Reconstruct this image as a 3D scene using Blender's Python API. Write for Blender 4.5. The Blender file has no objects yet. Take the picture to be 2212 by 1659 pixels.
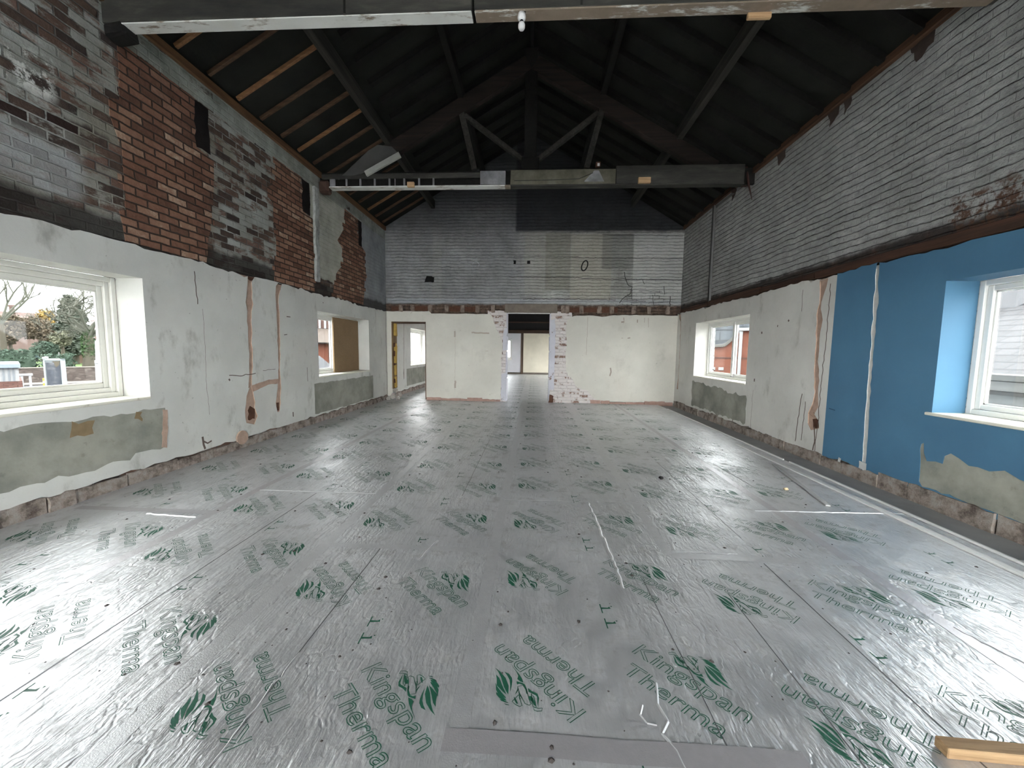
import bpy, bmesh, math, random
from mathutils import Vector, Matrix
from mathutils.geometry import delaunay_2d_cdt
R_ = random.Random(7)
C = bpy.context.scene.collection
PI = math.pi

# ------------------------------------------------------------------ camera
F, PITCH, YAW, ROLL, EYE = 830.46, 0.08734, 0.05449, 0.01329, Vector((0, 0, 1.4))
def cam_axes():
    f = Vector((-math.sin(YAW)*math.cos(PITCH), math.cos(YAW)*math.cos(PITCH), -math.sin(PITCH)))
    r = Vector((math.cos(YAW), math.sin(YAW), 0)); u = r.cross(f)
    return (r*math.cos(ROLL)+u*math.sin(ROLL), -r*math.sin(ROLL)+u*math.cos(ROLL), f)
RT, UP, FW = cam_axes()
def ray(px, py): return FW + RT*((px-1106)/F) - UP*((py-829.5)/F)
def onx(px, py, X): d = ray(px, py); return EYE + d*(X/d.x)
def ony(px, py, Y): d = ray(px, py); return EYE + d*(Y/d.y)
def onz(px, py, Z): d = ray(px, py); return EYE + d*((Z-1.4)/d.z)
cd = bpy.data.cameras.new('camera'); cam = bpy.data.objects.new('camera', cd); C.objects.link(cam)
cd.sensor_fit = 'HORIZONTAL'; cd.sensor_width = 36; cd.lens = F/2212*36; cd.clip_end = 500; cd.clip_start = .05
cam.matrix_world = Matrix(((RT.x, UP.x, -FW.x, 0), (RT.y, UP.y, -FW.y, 0), (RT.z, UP.z, -FW.z, 1.4), (0, 0, 0, 1)))
sc = bpy.context.scene; sc.camera = cam

# ------------------------------------------------------------------ materials
class N:
    """tiny helper that writes shader nodes"""
    def __init__(s, name):
        s.m = bpy.data.materials.new(name); s.m.use_nodes = True
        s.t = s.m.node_tree; s.t.nodes.clear()
        s.out = s.t.nodes.new('ShaderNodeOutputMaterial'); s._co = None
    def n(s, ty, **k):
        x = s.t.nodes.new(ty)
        for a, b in k.items(): setattr(x, a, b)
        return x
    def put(s, sock, v):
        if v is None: return
        if isinstance(v, bpy.types.NodeSocket): s.t.links.new(v, sock)
        else:
            if sock.type == 'RGBA' and not hasattr(v, '__len__'): v = (v, v, v, 1)
            if sock.type == 'RGBA' and len(v) == 3: v = (*v, 1)
            if sock.type == 'VECTOR' and not hasattr(v, '__len__'): v = (v, v, v)
            sock.default_value = v
    def co(s):
        if s._co is None: s._co = s.n('ShaderNodeTexCoord').outputs['Object']
        return s._co
    def map(s, scale=(1, 1, 1), rot=(0, 0, 0), loc=(0, 0, 0), v=None):
        x = s.n('ShaderNodeMapping'); s.put(x.inputs['Vector'], v or s.co())
        x.inputs['Scale'].default_value = scale; x.inputs['Rotation'].default_value = rot; x.inputs['Location'].default_value = loc
        return x.outputs[0]
    def sep(s, v=None):
        x = s.n('ShaderNodeSeparateXYZ'); s.put(x.inputs[0], v or s.co()); return x.outputs
    def comb(s, a, b, c=0):
        x = s.n('ShaderNodeCombineXYZ')
        for i, q in enumerate((a, b, c)): s.put(x.inputs[i], q)
        return x.outputs[0]
    def noise(s, scale=5, detail=4, rough=.55, v=None, dist=0, col=False):
        x = s.n('ShaderNodeTexNoise'); s.put(x.inputs['Vector'], v or s.co())
        x.inputs['Scale'].default_value = scale; x.inputs['Detail'].default_value = detail
        x.inputs['Roughness'].default_value = rough; x.inputs['Distortion'].default_value = dist
        return x.outputs['Color' if col else 'Fac']
    def vor(s, scale=5, v=None, feature='F1', out='Distance', rand=1):
        x = s.n('ShaderNodeTexVoronoi', feature=feature); s.put(x.inputs['Vector'], v or s.co())
        x.inputs['Scale'].default_value = scale; x.inputs['Randomness'].default_value = rand
        return x.outputs[out]
    def wave(s, scale=5, dist=2, detail=3, v=None, direction='X', dscale=1):
        x = s.n('ShaderNodeTexWave', bands_direction=direction); s.put(x.inputs['Vector'], v or s.co())
        x.inputs['Scale'].default_value = scale; x.inputs['Distortion'].default_value = dist
        x.inputs['Detail'].default_value = detail; x.inputs['Detail Scale'].default_value = dscale
        return x.outputs['Fac']
    def brick(s, v, w=.225, h=.075, mortar=.01, smooth=.3):
        x = s.n('ShaderNodeTexBrick'); s.put(x.inputs['Vector'], v)
        for k, q in (('Scale', 1), ('Brick Width', w), ('Row Height', h), ('Mortar Size', mortar), ('Mortar Smooth', smooth), ('Bias', 0)):
            x.inputs[k].default_value = q
        x.inputs['Color1'].default_value = (0, 0, 0, 1); x.inputs['Color2'].default_value = (1, 1, 1, 1); x.inputs['Mortar'].default_value = (.5, .5, .5, 1)
        return x.outputs['Color'], x.outputs['Fac']
    def m1(s, op, a, b=0, c=None, clamp=False):
        x = s.n('ShaderNodeMath', operation=op, use_clamp=clamp); s.put(x.inputs[0], a); s.put(x.inputs[1], b)
        if c is not None: s.put(x.inputs[2], c)
        return x.outputs[0]
    def rng(s, v, a, b, c=0, d=1, smooth=True):
        x = s.n('ShaderNodeMapRange', interpolation_type='SMOOTHSTEP' if smooth else 'LINEAR')
        for i, q in enumerate((v, a, b, c, d)): s.put(x.inputs[i], q)
        return x.outputs[0]
    def ramp(s, f, stops, const=False):
        x = s.n('ShaderNodeValToRGB'); s.put(x.inputs[0], f); e = x.color_ramp.elements
        if const: x.color_ramp.interpolation = 'CONSTANT'
        while len(e) < len(stops): e.new(.5)
        for q, (p, c) in zip(e, stops):
            q.position = p; q.color = (*c, 1) if hasattr(c, '__len__') else (c, c, c, 1)
        return x.outputs[0]
    def mix(s, f, a, b, mode='MIX'):
        x = s.n('ShaderNodeMix', data_type='RGBA', blend_type=mode)
        s.put(x.inputs[0], f); s.put(x.inputs[6], a); s.put(x.inputs[7], b); return x.outputs[2]
    def box(s, u, v, u0, u1, v0, v1, soft=.03, j=None):
        """mask of a rectangle with soft, noise-shifted sides"""
        if j is not None:
            u = s.m1('ADD', u, j); v = s.m1('ADD', v, j)
        k = None
        for q, a, b in ((u, u0, u1), (v, v0, v1)):
            for p in (s.rng(q, a-soft, a+soft), s.rng(q, b-soft, b+soft, 1, 0)):
                k = p if k is None else s.m1('MULTIPLY', k, p)
        return k
    def jit(s, amp, scale=4, detail=5):
        return s.m1('MULTIPLY', s.m1('SUBTRACT', s.noise(scale, detail, .6), .5), amp*2)
    def bump(s, h, st=.4, dist=.01, n=None):
        x = s.n('ShaderNodeBump'); s.put(x.inputs['Height'], h)
        x.inputs['Strength'].default_value = st; x.inputs['Distance'].default_value = dist
        if n: s.put(x.inputs['Normal'], n)
        return x.outputs[0]
    def done(s, col, rough=.8, metal=0, normal=None, spec=.3, emit=None, aniso=None):
        b = s.n('ShaderNodeBsdfPrincipled')
        s.put(b.inputs['Base Color'], col); s.put(b.inputs['Roughness'], rough); s.put(b.inputs['Metallic'], metal)
        s.put(b.inputs['Specular IOR Level'], spec); s.put(b.inputs['Normal'], normal)
        s.t.links.new(b.outputs[0], s.out.inputs['Surface']); return s.m

def plain(name, col, rough=.6, metal=0, var=.12, scale=6, spec=.3, bump=0, detail=4):
    n = N(name); a = n.noise(scale, detail)
    c = n.mix(a, tuple(x*(1-var) for x in col), tuple(min(1, x*(1+var)) for x in col))
    nb = n.bump(n.noise(scale*6, 5), bump, .004) if bump else None
    return n.done(c, rough, metal, nb, spec)

def wood(name, c0, c1, axis=1, rough=.75, scale=1.0):
    n = N(name); k = [18*scale]*3; k[axis] = .9*scale
    g = n.noise(1.0, 7, .62, n.map(tuple(k)), .6); b = n.noise(2.2, 3)
    c = n.mix(n.rng(g, .32, .7), c0, c1)
    c = n.mix(n.m1('MULTIPLY', b, .5), c, tuple(x*.35 for x in c0))
    return n.done(c, rough, 0, n.bump(g, .5, .004))

def m_plaster(name, base, seed=0, stain=.5, reveal=None):
    n = N(name); lo = n.map(loc=(seed*7.3, seed*3.1, seed*1.7))
    a = n.noise(1.3, 6, .6, lo); f = n.noise(45, 3, .6, lo)
    c = n.mix(n.rng(a, .3, .75), tuple(x*.9 for x in base), tuple(min(1, x*1.05) for x in base))
    # pinkish and greyish washes
    c = n.mix(n.m1('MULTIPLY', n.rng(n.noise(.7, 4, .5, lo), .5, .8), .35), c, (base[0]*.98, base[1]*.9, base[2]*.87))
    st = n.rng(n.noise(2.1, 7, .68, n.map((1, 1.6, .8), loc=(seed*2.2+4, 1, 3))), .53, .76)
    c = n.mix(n.m1('MULTIPLY', st, stain), c, (.24, .23, .195))
    sp = n.rng(n.noise(26, 2, .5, lo), .72, .78)
    c = n.mix(n.m1('MULTIPLY', sp, .45), c, (.12, .11, .1))
    return n.done(c, .75, 0, n.bump(n.m1('ADD', f, n.m1('MULTIPLY', a, 2)), .25, .003), .25)

def m_redbrick(name, axes, pal, mortar=(.05, .036, .028), paint=None, pc=(.4, .4, .38)):
    n = N(name); xyz = n.sep(); v = n.comb(xyz[axes[0]], xyz[axes[1]])
    wob = n.noise(8, 5, .62, col=True)
    vv = n.n('ShaderNodeVectorMath', operation='MULTIPLY_ADD'); n.put(vv.inputs[0], wob); vv.inputs[1].default_value = (.026, .024, 0); n.put(vv.inputs[2], v)
    br, fac = n.brick(vv.outputs[0], .232, .081, .011, .5)
    k = n.m1('ADD', n.m1('MULTIPLY', br, .85), n.m1('MULTIPLY', n.m1('SUBTRACT', n.noise(14, 7, .7), .5), .9), clamp=True)
    c = n.ramp(k, pal)
    d = n.noise(1.6, 5, .6); c = n.mix(n.m1('MULTIPLY', n.rng(d, .52, .8), .5), c, (.035, .028, .024))
    c = n.mix(fac, c, mortar)
    if paint:
        pm = n.rng(n.m1('ADD', n.noise(7, 8, .7), n.m1('MULTIPLY', br, .3)), paint-.04, paint+.05); c = n.mix(pm, c, pc)
    h = n.m1('SUBTRACT', n.m1('MULTIPLY', n.noise(30, 5), .35), fac)
    return n.done(c, .85, 0, n.bump(h, .9, .012), .2)
# ------------------------------------------------------------------ mesh helpers
class MB:
    def __init__(s): s.v = []; s.f = []; s.mi = []; s.cur = 0
    def vert(s, *p): s.v.append(tuple(p[0]) if len(p) == 1 else p); return len(s.v)-1
    def face(s, *i): s.f.append(i); s.mi.append(s.cur)
    def quad(s, a, b, c, d): i = [s.vert(p) for p in (a, b, c, d)]; s.face(*i)
    def box(s, a, b, M=None, bev=0, jit=0, rnd=R_):
        """box between two corners; bev cuts a small chamfer on all edges"""
        lo = [min(p, q) for p, q in zip(a, b)]; hi = [max(p, q) for p, q in zip(a, b)]
        def put(P):
            if jit: P = [x+rnd.uniform(-jit, jit) for x in P]
            return s.vert(M @ Vector(P) if M else Vector(P))
        if not bev:
            i = [put((x, y, z)) for z in (lo[2], hi[2]) for y in (lo[1], hi[1]) for x in (lo[0], hi[0])]
            for q in ((0, 2, 3, 1), (4, 5, 7, 6), (0, 1, 5, 4), (2, 6, 7, 3), (0, 4, 6, 2), (1, 3, 7, 5)): s.face(*[i[k] for k in q])
            return
        bev = min(bev, min(h-l for h, l in zip(hi, lo))*.45)
        bm = bmesh.new(); bmesh.ops.create_cube(bm, size=1)
        for v in bm.verts: v.co = Vector([(l+h)/2+c*(h-l) for l, h, c in zip(lo, hi, v.co)])
        bmesh.ops.bevel(bm, geom=list(bm.edges), offset=bev, segments=1, affect='EDGES')
        base = len(s.v)
        for v in bm.verts: put(v.co)
        for f in bm.faces: s.face(*[base+v.index for v in f.verts])
        bm.free()
    def tube(s, pts, r, n=8, cap=True):
        pts = [Vector(p) for p in pts]; rs = r if hasattr(r, '__len__') else [r]*len(pts); rings = []; up = None
        for i, p in enumerate(pts):
            d = (pts[min(i+1, len(pts)-1)]-pts[max(i-1, 0)]).normalized()
            if up is None: up = Vector((0, 0, 1)) if abs(d.z) < .9 else Vector((1, 0, 0))
            a = d.cross(up)
            if a.length < 1e-4: a = d.cross(Vector((0, 1, .1)))
            a.normalize(); b = a.cross(d); up = b
            rings.append([s.vert(p+(a*math.cos(t)+b*math.sin(t))*rs[i]) for t in [2*PI*k/n for k in range(n)]])
        for A, B in zip(rings, rings[1:]):
            for k in range(n): s.face(A[k], A[(k+1) % n], B[(k+1) % n], B[k])
        if cap: s.face(*rings[0][::-1]); s.face(*rings[-1])
    def beam(s, a, b, w, h, up=(0, 0, 1), bev=.004, jit=0):
        """square timber from a to b; w across, h along up"""
        a = Vector(a); b = Vector(b); y = (b-a); L = y.length; y.normalize(); x = y.cross(Vector(up)).normalized(); z = x.cross(y)
        M = Matrix(((x.x, y.x, z.x, a.x), (x.y, y.y, z.y, a.y), (x.z, y.z, z.z, a.z), (0, 0, 0, 1)))
        s.box((-w/2, 0, -h/2), (w/2, L, h/2), M, bev, jit)
    def slab(s, outer, holes, fn, w1, w0, hw0=None, back=False, hmat=None):
        """polygon with holes in (u,v); fn(u,v,w)->xyz; face at w1, sides run back to w0 (hole sides to hw0)"""
        loops = [outer]+list(holes); vs = []; ed = []; cur0 = s.cur
        for L in loops:
            b = len(vs); vs += [Vector(p) for p in L]; ed += [(b+i, b+(i+1) % len(L)) for i in range(len(L))]
        V, E_, Fc, *_ = delaunay_2d_cdt(vs, ed, [], 0, 1e-5)
        def inside(p, L):
            r = False; j = len(L)-1
            for i in range(len(L)):
                (xi, yi), (xj, yj) = L[i], L[j]
                if (yi > p[1]) != (yj > p[1]) and p[0] < (xj-xi)*(p[1]-yi)/(yj-yi)+xi: r = not r
                j = i
            return r
        idx = [s.vert(fn(p.x, p.y, w1)) for p in V]
        idb = [s.vert(fn(p.x, p.y, w0)) for p in V] if back else None
        for f in Fc:
            c = sum((V[i] for i in f), Vector((0, 0)))/len(f)
            if inside(c, outer) and not any(inside(c, h) for h in holes):
                s.face(*[idx[i] for i in f])
                if back: s.face(*[idb[i] for i in f][::-1])
        for k, L in enumerate(loops):
            d = w0 if k == 0 or hw0 is None else (hw0[k-1] if hasattr(hw0, '__len__') else hw0)
            A = [s.vert(fn(*p, w1)) for p in L]; B = [s.vert(fn(*p, d)) for p in L]
            for i in range(len(L)):
                j = (i+1) % len(L)
                if k and not (inside(L[i], outer) and inside(L[j], outer)): continue
                if k: s.cur = hmat[k-1] if hmat else cur0
                s.face(A[i], A[j], B[j], B[i])
        s.cur = cur0
    def ribbon(s, pts, w, fn, closed=False):
        """flat strip of width w (or list) along 2D points, fn(u,v)->xyz"""
        n = len(pts); ws = w if hasattr(w, '__len__') else [w]*n; A = []; B = []
        for i in range(n):
            p = Vector(pts[i]); a = Vector(pts[i-1] if i or closed else pts[0]); b = Vector(pts[(i+1) % n] if i < n-1 or closed else pts[-1])
            d = (b-a); d = d.normalized() if d.length > 1e-9 else Vector((1, 0)); q = Vector((-d.y, d.x))*ws[i]/2
            A.append(s.vert(fn(*(p+q)))); B.append(s.vert(fn(*(p-q))))
        for i in range(n if closed else n-1):
            j = (i+1) % n; s.face(B[i], B[j], A[j], A[i])
    def poly(s, pts, fn):
        V, E_, Fc, *_ = delaunay_2d_cdt([Vector(p) for p in pts], [(i, (i+1) % len(pts)) for i in range(len(pts))], [], 1, 1e-6)
        ix = [s.vert(fn(p.x, p.y)) for p in V]
        for f in Fc: s.face(*[ix[i] for i in f])
    def build(s, name, mats, parent=None, smooth=False):
        me = bpy.data.meshes.new(name); me.from_pydata(s.v, [], s.f); me.update()
        for m in (mats if isinstance(mats, (list, tuple)) else [mats]): me.materials.append(m)
        for p, k in zip(me.polygons, s.mi): p.material_index = k; p.use_smooth = smooth
        bm = bmesh.new(); bm.from_mesh(me); bmesh.ops.recalc_face_normals(bm, faces=bm.faces); bm.to_mesh(me); bm.free()
        o = bpy.data.objects.new(name, me); C.objects.link(o)
        if parent is not None: o.parent = parent
        return o
def struct(o): o['kind'] = 'structure'; return o
def tag(o, label, cat, group=None):
    o['label'] = label; o['category'] = cat
    if group: o['group'] = group
    return o
def thing(name, label, cat, group=None, loc=None):
    o = bpy.data.objects.new(name, None); C.objects.link(o); o.empty_display_size = .2
    if loc is not None: o.location = loc
    return tag(o, label, cat, group)
def settle(root):
    """move an Empty to the base of what it carries, leaving the parts where they are"""
    lo = Vector((1e9,)*3); hi = -lo
    def walk(o):
        for c in o.children:
            if c.type == 'MESH':
                for v in c.data.vertices:
                    for k in range(3): lo[k] = min(lo[k], v.co[k]); hi[k] = max(hi[k], v.co[k])
            walk(c)
    bpy.context.view_layer.update(); walk(root)
    p = Vector(((lo.x+hi.x)/2, (lo.y+hi.y)/2, lo.z)); root.location = p
    for c in root.children: c.matrix_parent_inverse = Matrix.Translation(-p)
    return root
def rough(L, seg=.07, amp=.012, seed=1, closed=True):
    r = random.Random(seed); out = []
    for i in range(len(L) if closed else len(L)-1):
        a = Vector(L[i]); b = Vector(L[(i+1) % len(L)]); n = max(1, int((b-a).length/seg)); d = (b-a).normalized() if (b-a).length else Vector((1, 0)); q = Vector((-d.y, d.x))
        for k in range(n):
            t = k/n; out.append(tuple(a+(b-a)*t+q*(r.gauss(0, amp) if k else r.gauss(0, amp*.4))+d*(r.uniform(-.3, .3)*seg if k else 0)))
    if not closed: out.append(tuple(L[-1]))
    return out
def chase(line, seed=1, amp=.01):
    """outline of a groove hacked along a centre line [(u,v,width)...]"""
    r = random.Random(seed); A = []; B = []
    P = []
    for (a, b) in zip(line, line[1:]):
        n = max(1, int(math.hypot(b[0]-a[0], b[1]-a[1])/.07))
        for k in range(n): P.append(tuple(x+(y-x)*k/n for x, y in zip(a, b)))
    P.append(line[-1])
    for i, (u, v, w) in enumerate(P):
        a = P[max(0, i-1)]; b = P[min(len(P)-1, i+1)]; d = Vector((b[0]-a[0], b[1]-a[1])).normalized(); q = Vector((-d.y, d.x))
        w *= 1.22; A.append((u+q.x*w/2+r.gauss(0, amp), v+q.y*w/2+r.gauss(0, amp*.5))); B.append((u-q.x*w/2+r.gauss(0, amp), v-q.y*w/2+r.gauss(0, amp*.5)))
    return A+B[::-1]
def rect(u0, u1, v0, v1): return [(u0, v0), (u1, v0), (u1, v1), (u0, v1)]
# ------------------------------------------------------------------ room dimensions
XL, XR, YB = -4.014, 3.758, 10.40             # plaster faces
BL, BR, BB = -4.040, 3.830, 10.43             # brick faces behind the plaster
OL, OR_ = -4.46, 4.22                          # outer faces
Y0, Y1 = -6.6, 22.9                            # rear end of this room, far end of the next one
WZ0, WZ1 = .865, 2.085                         # window sill and head
MOD = [(1.57, 3.80), (7.0, 9.235), (12.43, 14.67), (17.86, 20.1), (-3.86, -1.62)]
MODR = [(1.57, 3.80, .865, 2.085), (7.0, 9.235, .865, 2.085), (11.3, 15.7, .15, 2.3), (16.8, 21.6, .15, 2.3), (-3.86, -1.62, .865, 2.085)]  # the tall openings of the next room are unseen, added to brighten it
PT = 2.40                                      # top of the plaster
fL = lambda u, v, w: (w, u, v)
fB = lambda u, v, w: (u, w, v)
fF = lambda u, v: (u, v, .0006)

white = m_plaster('plaster_white', (.60, .60, .56), 0, .7)
white2 = m_plaster('plaster_white_right', (.60, .59, .55), 3, .5)
white3 = m_plaster('plaster_cream', (.565, .55, .49), 5, .3)
bluep = m_plaster('plaster_blue', (.045, .16, .33), 8, .0)
n = N('blue_paint'); a = n.noise(1.2, 5); c = n.mix(n.rng(a, .3, .7), (.062, .155, .25), (.074, .185, .29))
c = n.mix(n.m1('MULTIPLY', n.rng(n.noise(2.4, 7, .7), .6, .8), .3), c, (.10, .22, .36))
bluep = n.done(c, .6, 0, n.bump(n.noise(40, 3), .2, .002), .3)
tan_render = plain('hacked_render', (.42, .30, .235), .95, 0, .35, 14, .1, .8)
deep_dark = plain('deep_brick_dark', (.09, .045, .03), .95, 0, .4, 18, .1, .8)
grey_patch = N('bare_backing_plaster'); n = grey_patch
a = n.noise(2.6, 7, .62); c = n.mix(n.rng(a, .3, .72), (.20, .205, .175), (.34, .335, .285)); c = n.mix(n.m1('MULTIPLY', n.rng(n.noise(9, 6, .7), .58, .75), .5), c, (.12, .115, .1))
grey_patch = n.done(c, .85, 0, n.bump(n.noise(30, 5), .4, .004), .2)
base_rubble = N('broken_base'); n = base_rubble
k = n.noise(7, 8, .72); c = n.ramp(k, [(.3, (.06, .045, .038)), (.42, (.17, .14, .12)), (.52, (.30, .255, .22)), (.62, (.37, .335, .30)), (.72, (.24, .225, .205)), (.82, (.10, .065, .05))])
base_rubble = n.done(c, .95, 0, n.bump(n.noise(22, 7, .7), 1, .02), .1)
crack_dark = plain('crack_shadow_line', (.13, .10, .085), .95, 0, .3, 20, .1)
brown_chip = plain('torn_brown_paper', (.23, .17, .10), .9, 0, .3, 12, .1)

PAL_RED = [(.0, (.11, .055, .038)), (.3, (.20, .10, .066)), (.55, (.25, .135, .09)), (.75, (.30, .175, .12)), (.88, (.42, .30, .215)), (1, (.50, .41, .31))]
redL = m_redbrick('infill_red_brick', (1, 2), PAL_RED)
# ---- left upper wall: old sooty brick with worn limewash, different in each bay
n = N('old_brick_left'); xyz = n.sep(); u, v = xyz[1], xyz[2]
wob = n.noise(12, 3, .5, col=True); vm = n.n('ShaderNodeVectorMath', operation='MULTIPLY_ADD'); n.put(vm.inputs[0], wob); vm.inputs[1].default_value = (.02, .014, 0); n.put(vm.inputs[2], n.comb(u, v))
br, fac = n.brick(vm.outputs[0], .232, .081, .009, .5)
c = n.ramp(n.m1('ADD', br, n.m1('MULTIPLY', n.m1('SUBTRACT', n.noise(13, 5), .5), .5), clamp=True), [(0, (.04, .03, .026)), (.3, (.10, .066, .05)), (.6, (.17, .10, .075)), (1, (.16, .13, .11))])
c = n.mix(fac, c, (.10, .095, .085))
j = n.jit(.10, 3)
bayA = n.box(u, v, -9, 3.72, 2.3, 5, .05, j); bayC = n.box(u, v, 6.93, 8.25, 2.72, 4.6, .03, n.jit(.05, 5)); bayD = n.box(u, v, 8.95, 23, 2.3, 5, .03, n.jit(.03, 5))
top = n.box(u, v, 3.6, 23, 4.31, 4.7, .015, n.jit(.02, 6))
pn = n.m1('ADD', n.m1('MULTIPLY', n.noise(2.6, 9, .72, n.map((1, .75, 1.9))), .75), n.m1('MULTIPLY', br, n.m1('ADD', .20, n.m1('MULTIPLY', n.box(u, v, 4.65, 6.0, 2.3, 4.4, .05, j), .14))))
th = n.m1('SUBTRACT', .53, n.m1('ADD', n.m1('MULTIPLY', bayA, .06), n.m1('ADD', n.m1('MULTIPLY', bayC, .5), n.m1('ADD', n.m1('MULTIPLY', bayD, .5), n.m1('MULTIPLY', top, .2)))))
cov = n.rng(n.m1('SUBTRACT', pn, th), -.03, .06)
pcol = n.ramp(n.noise(1.5, 6, .6), [(.3, (.17, .17, .145)), (.5, (.29, .295, .265)), (.7, (.42, .43, .41))])
pcol = n.mix(n.rng(n.noise(.8, 4), .45, .65), pcol, (.22, .21, .17))
pcol = n.mix(bayC, pcol, n.ramp(n.noise(3, 6, .65), [(.3, (.30, .30, .25)), (.7, (.50, .50, .43))])); pcol = n.mix(bayD, pcol, n.ramp(n.noise(2, 6, .65), [(.3, (.19, .205, .215)), (.7, (.36, .38, .39))]))
pcol = n.mix(n.m1('MULTIPLY', top, .8), pcol, n.ramp(n.noise(4, 6, .65), [(.35, (.17, .19, .165)), (.65, (.36, .38, .335))]))
lime = n.m1('MULTIPLY', n.box(u, v, 2.9, 3.2, 3.40, 3.72, .06, j), n.rng(n.noise(9, 6, .7), .46, .56)); pcol = n.mix(lime, pcol, (.62, .62, .58))
low = n.m1('MULTIPLY', n.box(u, v, -9, 3.35, 2.66, 3.08, .06, j), .7); pcol = n.mix(low, pcol, (.37, .38, .385))
cov = n.m1('MAXIMUM', cov, n.m1('MAXIMUM', lime, low))
c = n.mix(cov, c, pcol)
soot = n.box(u, v, -9, 23, 2.0, 2.62, .05, n.jit(.12, 2.5)); c = n.mix(n.m1('MULTIPLY', soot, .85), c, (.022, .018, .016))
slots = n.m1('MULTIPLY', n.box(u, v, 2.8, 3.6, 3.1, 3.34, .03, j), n.rng(br, .62, .7)); c = n.mix(slots, c, (.03, .018, .016))
h = n.m1('SUBTRACT', n.m1('MULTIPLY', n.noise(18, 6, .65), .8), n.m1('MULTIPLY', fac, .8))
brickL = n.done(c, .88, 0, n.bump(h, .9, .014), .2)

# ---- right upper wall: grey painted brick with deep bed joints
def m_painted(name, ua, seed, cols, marks=None):
    n = N(name); xyz = n.sep(); u, v = xyz[ua], xyz[2]
    wob = n.noise(2.6, 6, .62, n.map(loc=(seed, 0, 0)), col=True); vm = n.n('ShaderNodeVectorMath', operation='MULTIPLY_ADD'); n.put(vm.inputs[0], wob); vm.inputs[1].default_value = (.05, .085, 0); n.put(vm.inputs[2], n.comb(u, v))
    br, fac = n.brick(vm.outputs[0], .235, .081, .007, .6)
    row = n.m1('FRACT', n.m1('DIVIDE', n.sep(vm.outputs[0])[1], .081)); bed = n.m1('ABSOLUTE', n.m1('SUBTRACT', row, .5))
    sc_ = (1, 1, 4.5) if ua == 1 else (1, 1, 4.5)
    thick = n.m1('SUBTRACT', .47, n.m1('MULTIPLY', n.noise(3.2, 5, .6, n.map(sc_, loc=(seed, 7, 0))), .14))
    bed = n.rng(bed, thick, n.m1('ADD', thick, .09))
    brk = n.rng(n.noise(2.1, 7, .68, n.map(sc_, loc=(seed, 2, 0))), .43, .60)
    bedw = n.m1('MULTIPLY', n.m1('MULTIPLY', bed, brk), .5 if ua == 0 else 1)
    a = n.noise(1.4, 8, .66, n.map(loc=(seed, 5, 0)))
    c = n.ramp(a, [(.3, cols[0]), (.5, cols[1]), (.7, cols[2])])
    mot = n.noise(7, 8, .72, n.map((1, 1, 2.4), loc=(seed, 9, 0)))
    c = n.mix(n.m1('MULTIPLY', n.rng(mot, .35, .62, 1, 0), .45), c, tuple(q*.55 for q in cols[0]))
    c = n.mix(n.m1('MULTIPLY', n.rng(mot, .58, .72), .4), c, tuple(min(1, q*1.25) for q in cols[2]))
    c = n.mix(n.m1('MULTIPLY', n.m1('SUBTRACT', br, .4, clamp=True), .4), c, cols[0])
    fl = n.rng(n.m1('ADD', n.noise(9, 8, .74, n.map((1, 1, 2.6), loc=(seed, 1, 0))), n.m1('MULTIPLY', bedw, .12)), .60, .67)
    c = n.mix(n.m1('MULTIPLY', fl, .7), c, (.075, .068, .062))
    c = n.mix(n.m1('MULTIPLY', bedw, .75), c, (.045, .043, .04))
    if marks: c = marks(n, u, v, c, br, fac)
    h = n.m1('SUBTRACT', n.m1('MULTIPLY', n.noise(9, 8, .72, n.map((1, 1, 1.8))), .9), n.m1('ADD', n.m1('MULTIPLY', bed, .8), n.m1('MULTIPLY', fac, .12)))
    return n.done(c, .8, 0, n.bump(h, 1.0, .03), .25)
def marksR(n, u, v, c, br, fac):
    s = n.box(u, v, -9, 24, 2.2, 2.62, .04, n.jit(.08, 3)); c = n.mix(n.m1('MULTIPLY', s, .93), c, n.ramp(n.noise(6, 5), [(.35, (.012, .010, .009)), (.6, (.035, .02, .015)), (.75, (.085, .04, .025))]))
    s = n.box(u, v, 2.2, 3.9, 2.5, 2.86, .05, n.jit(.14, 4)); c = n.mix(n.m1('MULTIPLY', s, n.rng(n.noise(9, 6, .7), .45, .58)), c, (.10, .055, .035))
    return c
brickR = m_painted('painted_brick_right', 1, 3, ((.26, .265, .25), (.38, .385, .37), (.48, .485, .47)), marksR)
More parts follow.
